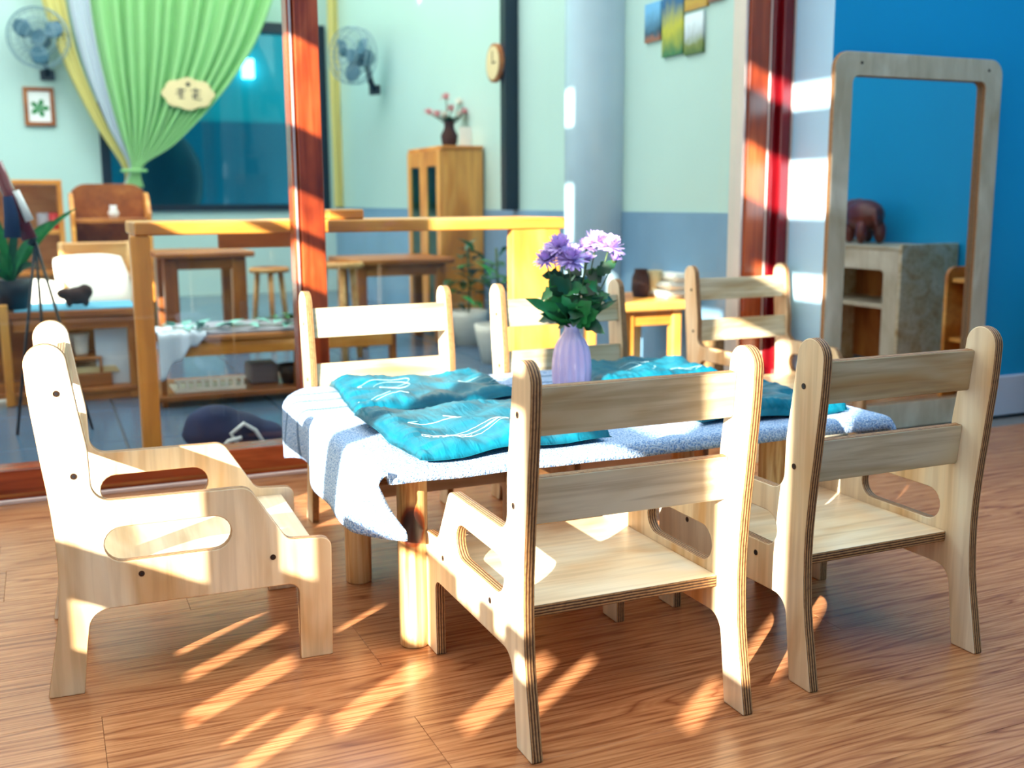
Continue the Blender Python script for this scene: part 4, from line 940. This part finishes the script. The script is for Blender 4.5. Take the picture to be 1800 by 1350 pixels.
def sheer(name, col, trans):
    k = NT(name); t = k.t; o = t.nodes['Material Output']; k.b.inputs['Base Color'].default_value = col; k.b.inputs['Roughness'].default_value = 0.9
    tl = k.n('ShaderNodeBsdfTranslucent'); tl.inputs[0].default_value = col; mx = k.n('ShaderNodeMixShader'); mx.inputs[0].default_value = trans
    wv = k.n('ShaderNodeTexNoise'); wv.inputs['Scale'].default_value = 200; k.bump(wv,0,0.1,0.002)
    t.links.new(k.b.outputs[0],mx.inputs[1]); t.links.new(tl.outputs[0],mx.inputs[2]); t.links.new(mx.outputs[0],o.inputs[0]); MAT[name] = k.m
sheer('sheer_green', srgb(176,226,158), 0.4); sheer('sheer_yellow', srgb(232,220,140), 0.4); sheer('sheer_white', srgb(214,222,232), 0.4)
curtain('curtain', [(150,-90),(162,30),(182,130),(210,230),(231,292),(219,330)], [(505,-90),(474,10),(440,90),(385,170),(310,250),(250,292),(252,330)], BY-0.30, 'sheer_green', 'green sheer curtain gathered to a knot in front of the window', 13, 0.035)
curtain('curtain', [(112,-90),(124,20),(150,120),(190,220),(226,292),(216,330)], [(152,-90),(164,30),(183,130),(208,225),(233,292),(224,330)], BY-0.26, 'sheer_white', 'white sheer curtain edge between the yellow and green curtains', 3, 0.02)
curtain('curtain', [(52,-90),(76,10),(112,110),(165,215),(218,300),(212,335)], [(100,-90),(116,10),(140,110),(185,215),(230,300),(228,335)], BY-0.22, 'sheer_yellow', 'yellow sheer curtain tied back left of the green curtain', 3, 0.02)
curtain('curtain', [(574,-90),(576,60),(582,200),(586,290),(588,365)], [(620,-90),(612,60),(604,200),(602,290),(612,365)], BY-0.25, 'sheer_yellow', 'narrow yellow drape hanging just right of the cherry post', 3, 0.02)
bm = bmesh.new(); A = aY(236,300,BY-0.30)
bm_tube(bm, [(A.x+0.085*math.cos(a),A.y+0.05*math.sin(a),A.z) for a in [2*math.pi*k/24 for k in range(25)]], 0.012, 8); o = bm_obj('curtain_tie', bm, 'sheer_green', None, True); tag(o,'green tie band around the gathered curtains','curtain tie')
# wavy plaque on the curtain
YPq = BY-0.352; Pq = aY(331,165,YPq); pq = empty('plaque', Pq, 0, 'tan cloud-shaped plaque with dark writing on the green curtain', 'sign')
ol = [((0.180+0.016*abs(math.cos(4*a)))*math.cos(a),(0.105+0.016*abs(math.cos(4*a)))*math.sin(a)) for a in [2*math.pi*k/72 for k in range(72)]]
me = plate_mesh('board', ol, [], 0.012, 0.002, ('cream',)); add_mesh('board', me, pq, frame4((1,0,0),(0,0,1),(0,-1,0),(0,0,0)))
ink = [(-0.01,0.012,0.055,0.085),(-0.02,0.02,0.062,0.070),(-0.085,-0.02,0.022,0.032),(-0.06,-0.05,-0.035,0.04),(-0.09,-0.03,-0.005,0.004),(-0.075,-0.03,-0.035,-0.027),(0.02,0.09,0.02,0.030),(0.05,0.06,-0.045,0.045),(0.025,0.085,-0.012,-0.003),(0.065,0.095,-0.045,-0.036),(0.03,0.04,-0.04,-0.01)]
boxes('writing', [(a,b_,-0.008,-0.0065,c_,d_) for a,b_,c_,d_ in ink], 'navy', pq)
# things in the dim teal room
P = aY(298,318,9.9); eg = empty('egg_chair', (P.x,9.9,0), 0, 'dark round chair back behind the teal window', 'chair')
o = blob('shell', [((0,0,P.z),(0.30,0.12,0.42),0,0),((0,0,P.z+0.1),(0.26,0.12,0.34),0,0)],'navy',0.03,eg)
tube('stand', [(0,0,P.z-0.38),(0,0,0.03)],0.03,'navy',eg,12); disc('foot',0.24,0.03,'navy',eg,Matrix.Translation((0,0,0.015)))
lp = pb('exit_lamp', 427,447,103,137,10.5,0.0795,'white',None,0.006); k = NT('lamp_glow'); k.b.inputs['Emission Color'].default_value = (0.75,0.9,1,1); k.b.inputs['Emission Strength'].default_value = 5; k.b.inputs['Base Color'].default_value = (0.9,0.95,1,1); lp.data.materials.clear(); lp.data.materials.append(k.m); tag(lp,'small glowing lamp on the teal wall','lamp')
# navy bag on the floor by the glass
P = aZ(385,775,0.0); bgp = empty('backpack', (P.x,3.28,0), 0, 'navy cloth bag slumped on the tiles behind the glass', 'bag')
bb = blob('bag_body', [((0,0,0.06),(0.13,0.10,0.062),0,0),((-0.03,0,0.085),(0.09,0.08,0.06),0,0),((0.08,0,0.045),(0.10,0.08,0.045),0,0)],'navycloth',0.01,bgp)
tube('strap', [(0.02,-0.10,0.04),(0.0,-0.115,0.075),(0.04,-0.10,0.10),(0.075,-0.09,0.075),(0.10,-0.1,0.03)],0.006,'white',bgp,8); tube('strap', [(-0.03,-0.105,0.03),(-0.01,-0.12,0.055),(0.03,-0.11,0.06)],0.006,'white',bgp,8)
# long-leaved plant in a dark pot and red pole at the far left
YQ = 4.46; pp = aY(22,520,YQ); pl_ = empty('potted_plant', (pp.x,YQ,ztop_shelf+0.0065), 0, 'dark potted plant with long green leaves on the left low shelf', 'plant')
lathe('pot', [(0.05,0),(0.07,0.06),(0.075,0.11),(0.066,0.11),(0.05,0.02)],'black',pl_,24)
for k, (px, py, wd) in enumerate(((134,366,0.012),(92,388,0.019),(74,474,0.012),(-14,372,0.02),(-40,430,0.02),(30,398,0.017),(-30,500,0.016),(60,420,0.014))):
    T = aY(px,py,YQ-0.12-0.01*k)-pl_.location; B0 = Vector((0.0,0,0.10)); vs_, fs = [], []
    for i in range(13):
        t = i/12; c_ = B0.lerp(T,t)+Vector((0,0,0.04*math.sin(math.pi*t))); d_ = (T-B0).normalized(); sd_ = Vector((-CF.x,-CF.y,0)).cross(d_).normalized(); ww = wd*math.sin(math.pi*min(0.98,0.12+0.86*t))**0.8
        vs_ += [c_-sd_*ww+Vector((0,-0.004,0)), c_, c_+sd_*ww+Vector((0,-0.004,0))]
    for i in range(12): q = i*3; fs += [(q,q+1,q+4,q+3),(q+1,q+2,q+5,q+4)]
    mesh_obj('leaf', vs_, fs, 'leaf' if k%3 != 2 else 'leaf_dark', pl_, True)
YT = 3.85; A, B = aY(-8,285,YT), aY(52,420,YT); tp = empty('telescope', aY(60,540,YT), 0, 'dark red telescope on thin tripod legs at the left edge', 'telescope'); tp.location.z = 0; L = tp.location
tube('tube', [A-L,A.lerp(B,0.55)-L,B-L],[0.020,0.022,0.024],'darkred',tp,16); C1, C2 = aY(28,335,YT-0.035), aY(52,388,YT-0.035); tube('finder', [C1-L,C2-L],[0.010,0.014],'white',tp,12)
tube('grip', [aY(14,345,YT-0.04)-L,aY(20,380,YT-0.04)-L,aY(22,418,YT-0.04)-L],[0.016,0.022,0.026],'navycloth',tp,12)
J = aY(62,425,YT)-L
for e_ in ((0.13,-0.05),(-0.10,-0.05),(0.0,0.16)): tube('leg', [J,Vector((J.x+e_[0],J.y+e_[1],0))],0.005,'black',tp,8)
tube('mount', [B-L,J],0.018,'black',tp,10)
# bench and green plants in front of the side wall
for k, (px, py, Y_, lab) in enumerate(((822,440,6.25,'leafy green plant left below the tall cabinet end'),(872,436,5.6,'leafy green plant right of the tall cabinet'))):
    X_ = min(aY(px,py,Y_).x, SX-0.2); r = empty('foliage_plant', (X_,Y_-1.0,0), 0, lab, 'plant', 'leafy plants near the side wall'); rnd = random.Random(k)
    Xn = aY(px,py,Y_-1.0).x; r.location.x = Xn; zt = aY(px,py,Y_-1.0).z
    lathe('pot', [(0.07,0),(0.10,0.14),(0.105,0.18),(0.095,0.18),(0.07,0.02)],'tray',r,20)
    for m in range(34):
        vv, ff = leaf_mesh(rnd.uniform(0.07,0.13),0.022,m,1,0.3); lf = mesh_obj('leaf', vv, ff, 'leaf_dark' if m%3 else 'leaf', r, True)
        lf.matrix_local = Matrix.Translation((rnd.uniform(-.1,.1),rnd.uniform(-.08,.08),rnd.uniform(0.2,zt))) @ Matrix.Rotation(rnd.uniform(0,6.28),4,'Z') @ Matrix.Rotation(rnd.uniform(-1,0.2),4,'Y')
    tube('stem', [(0,0,0.15),(0.01,0,zt*0.6),(0,0,zt)],0.006,'stem',r,6)
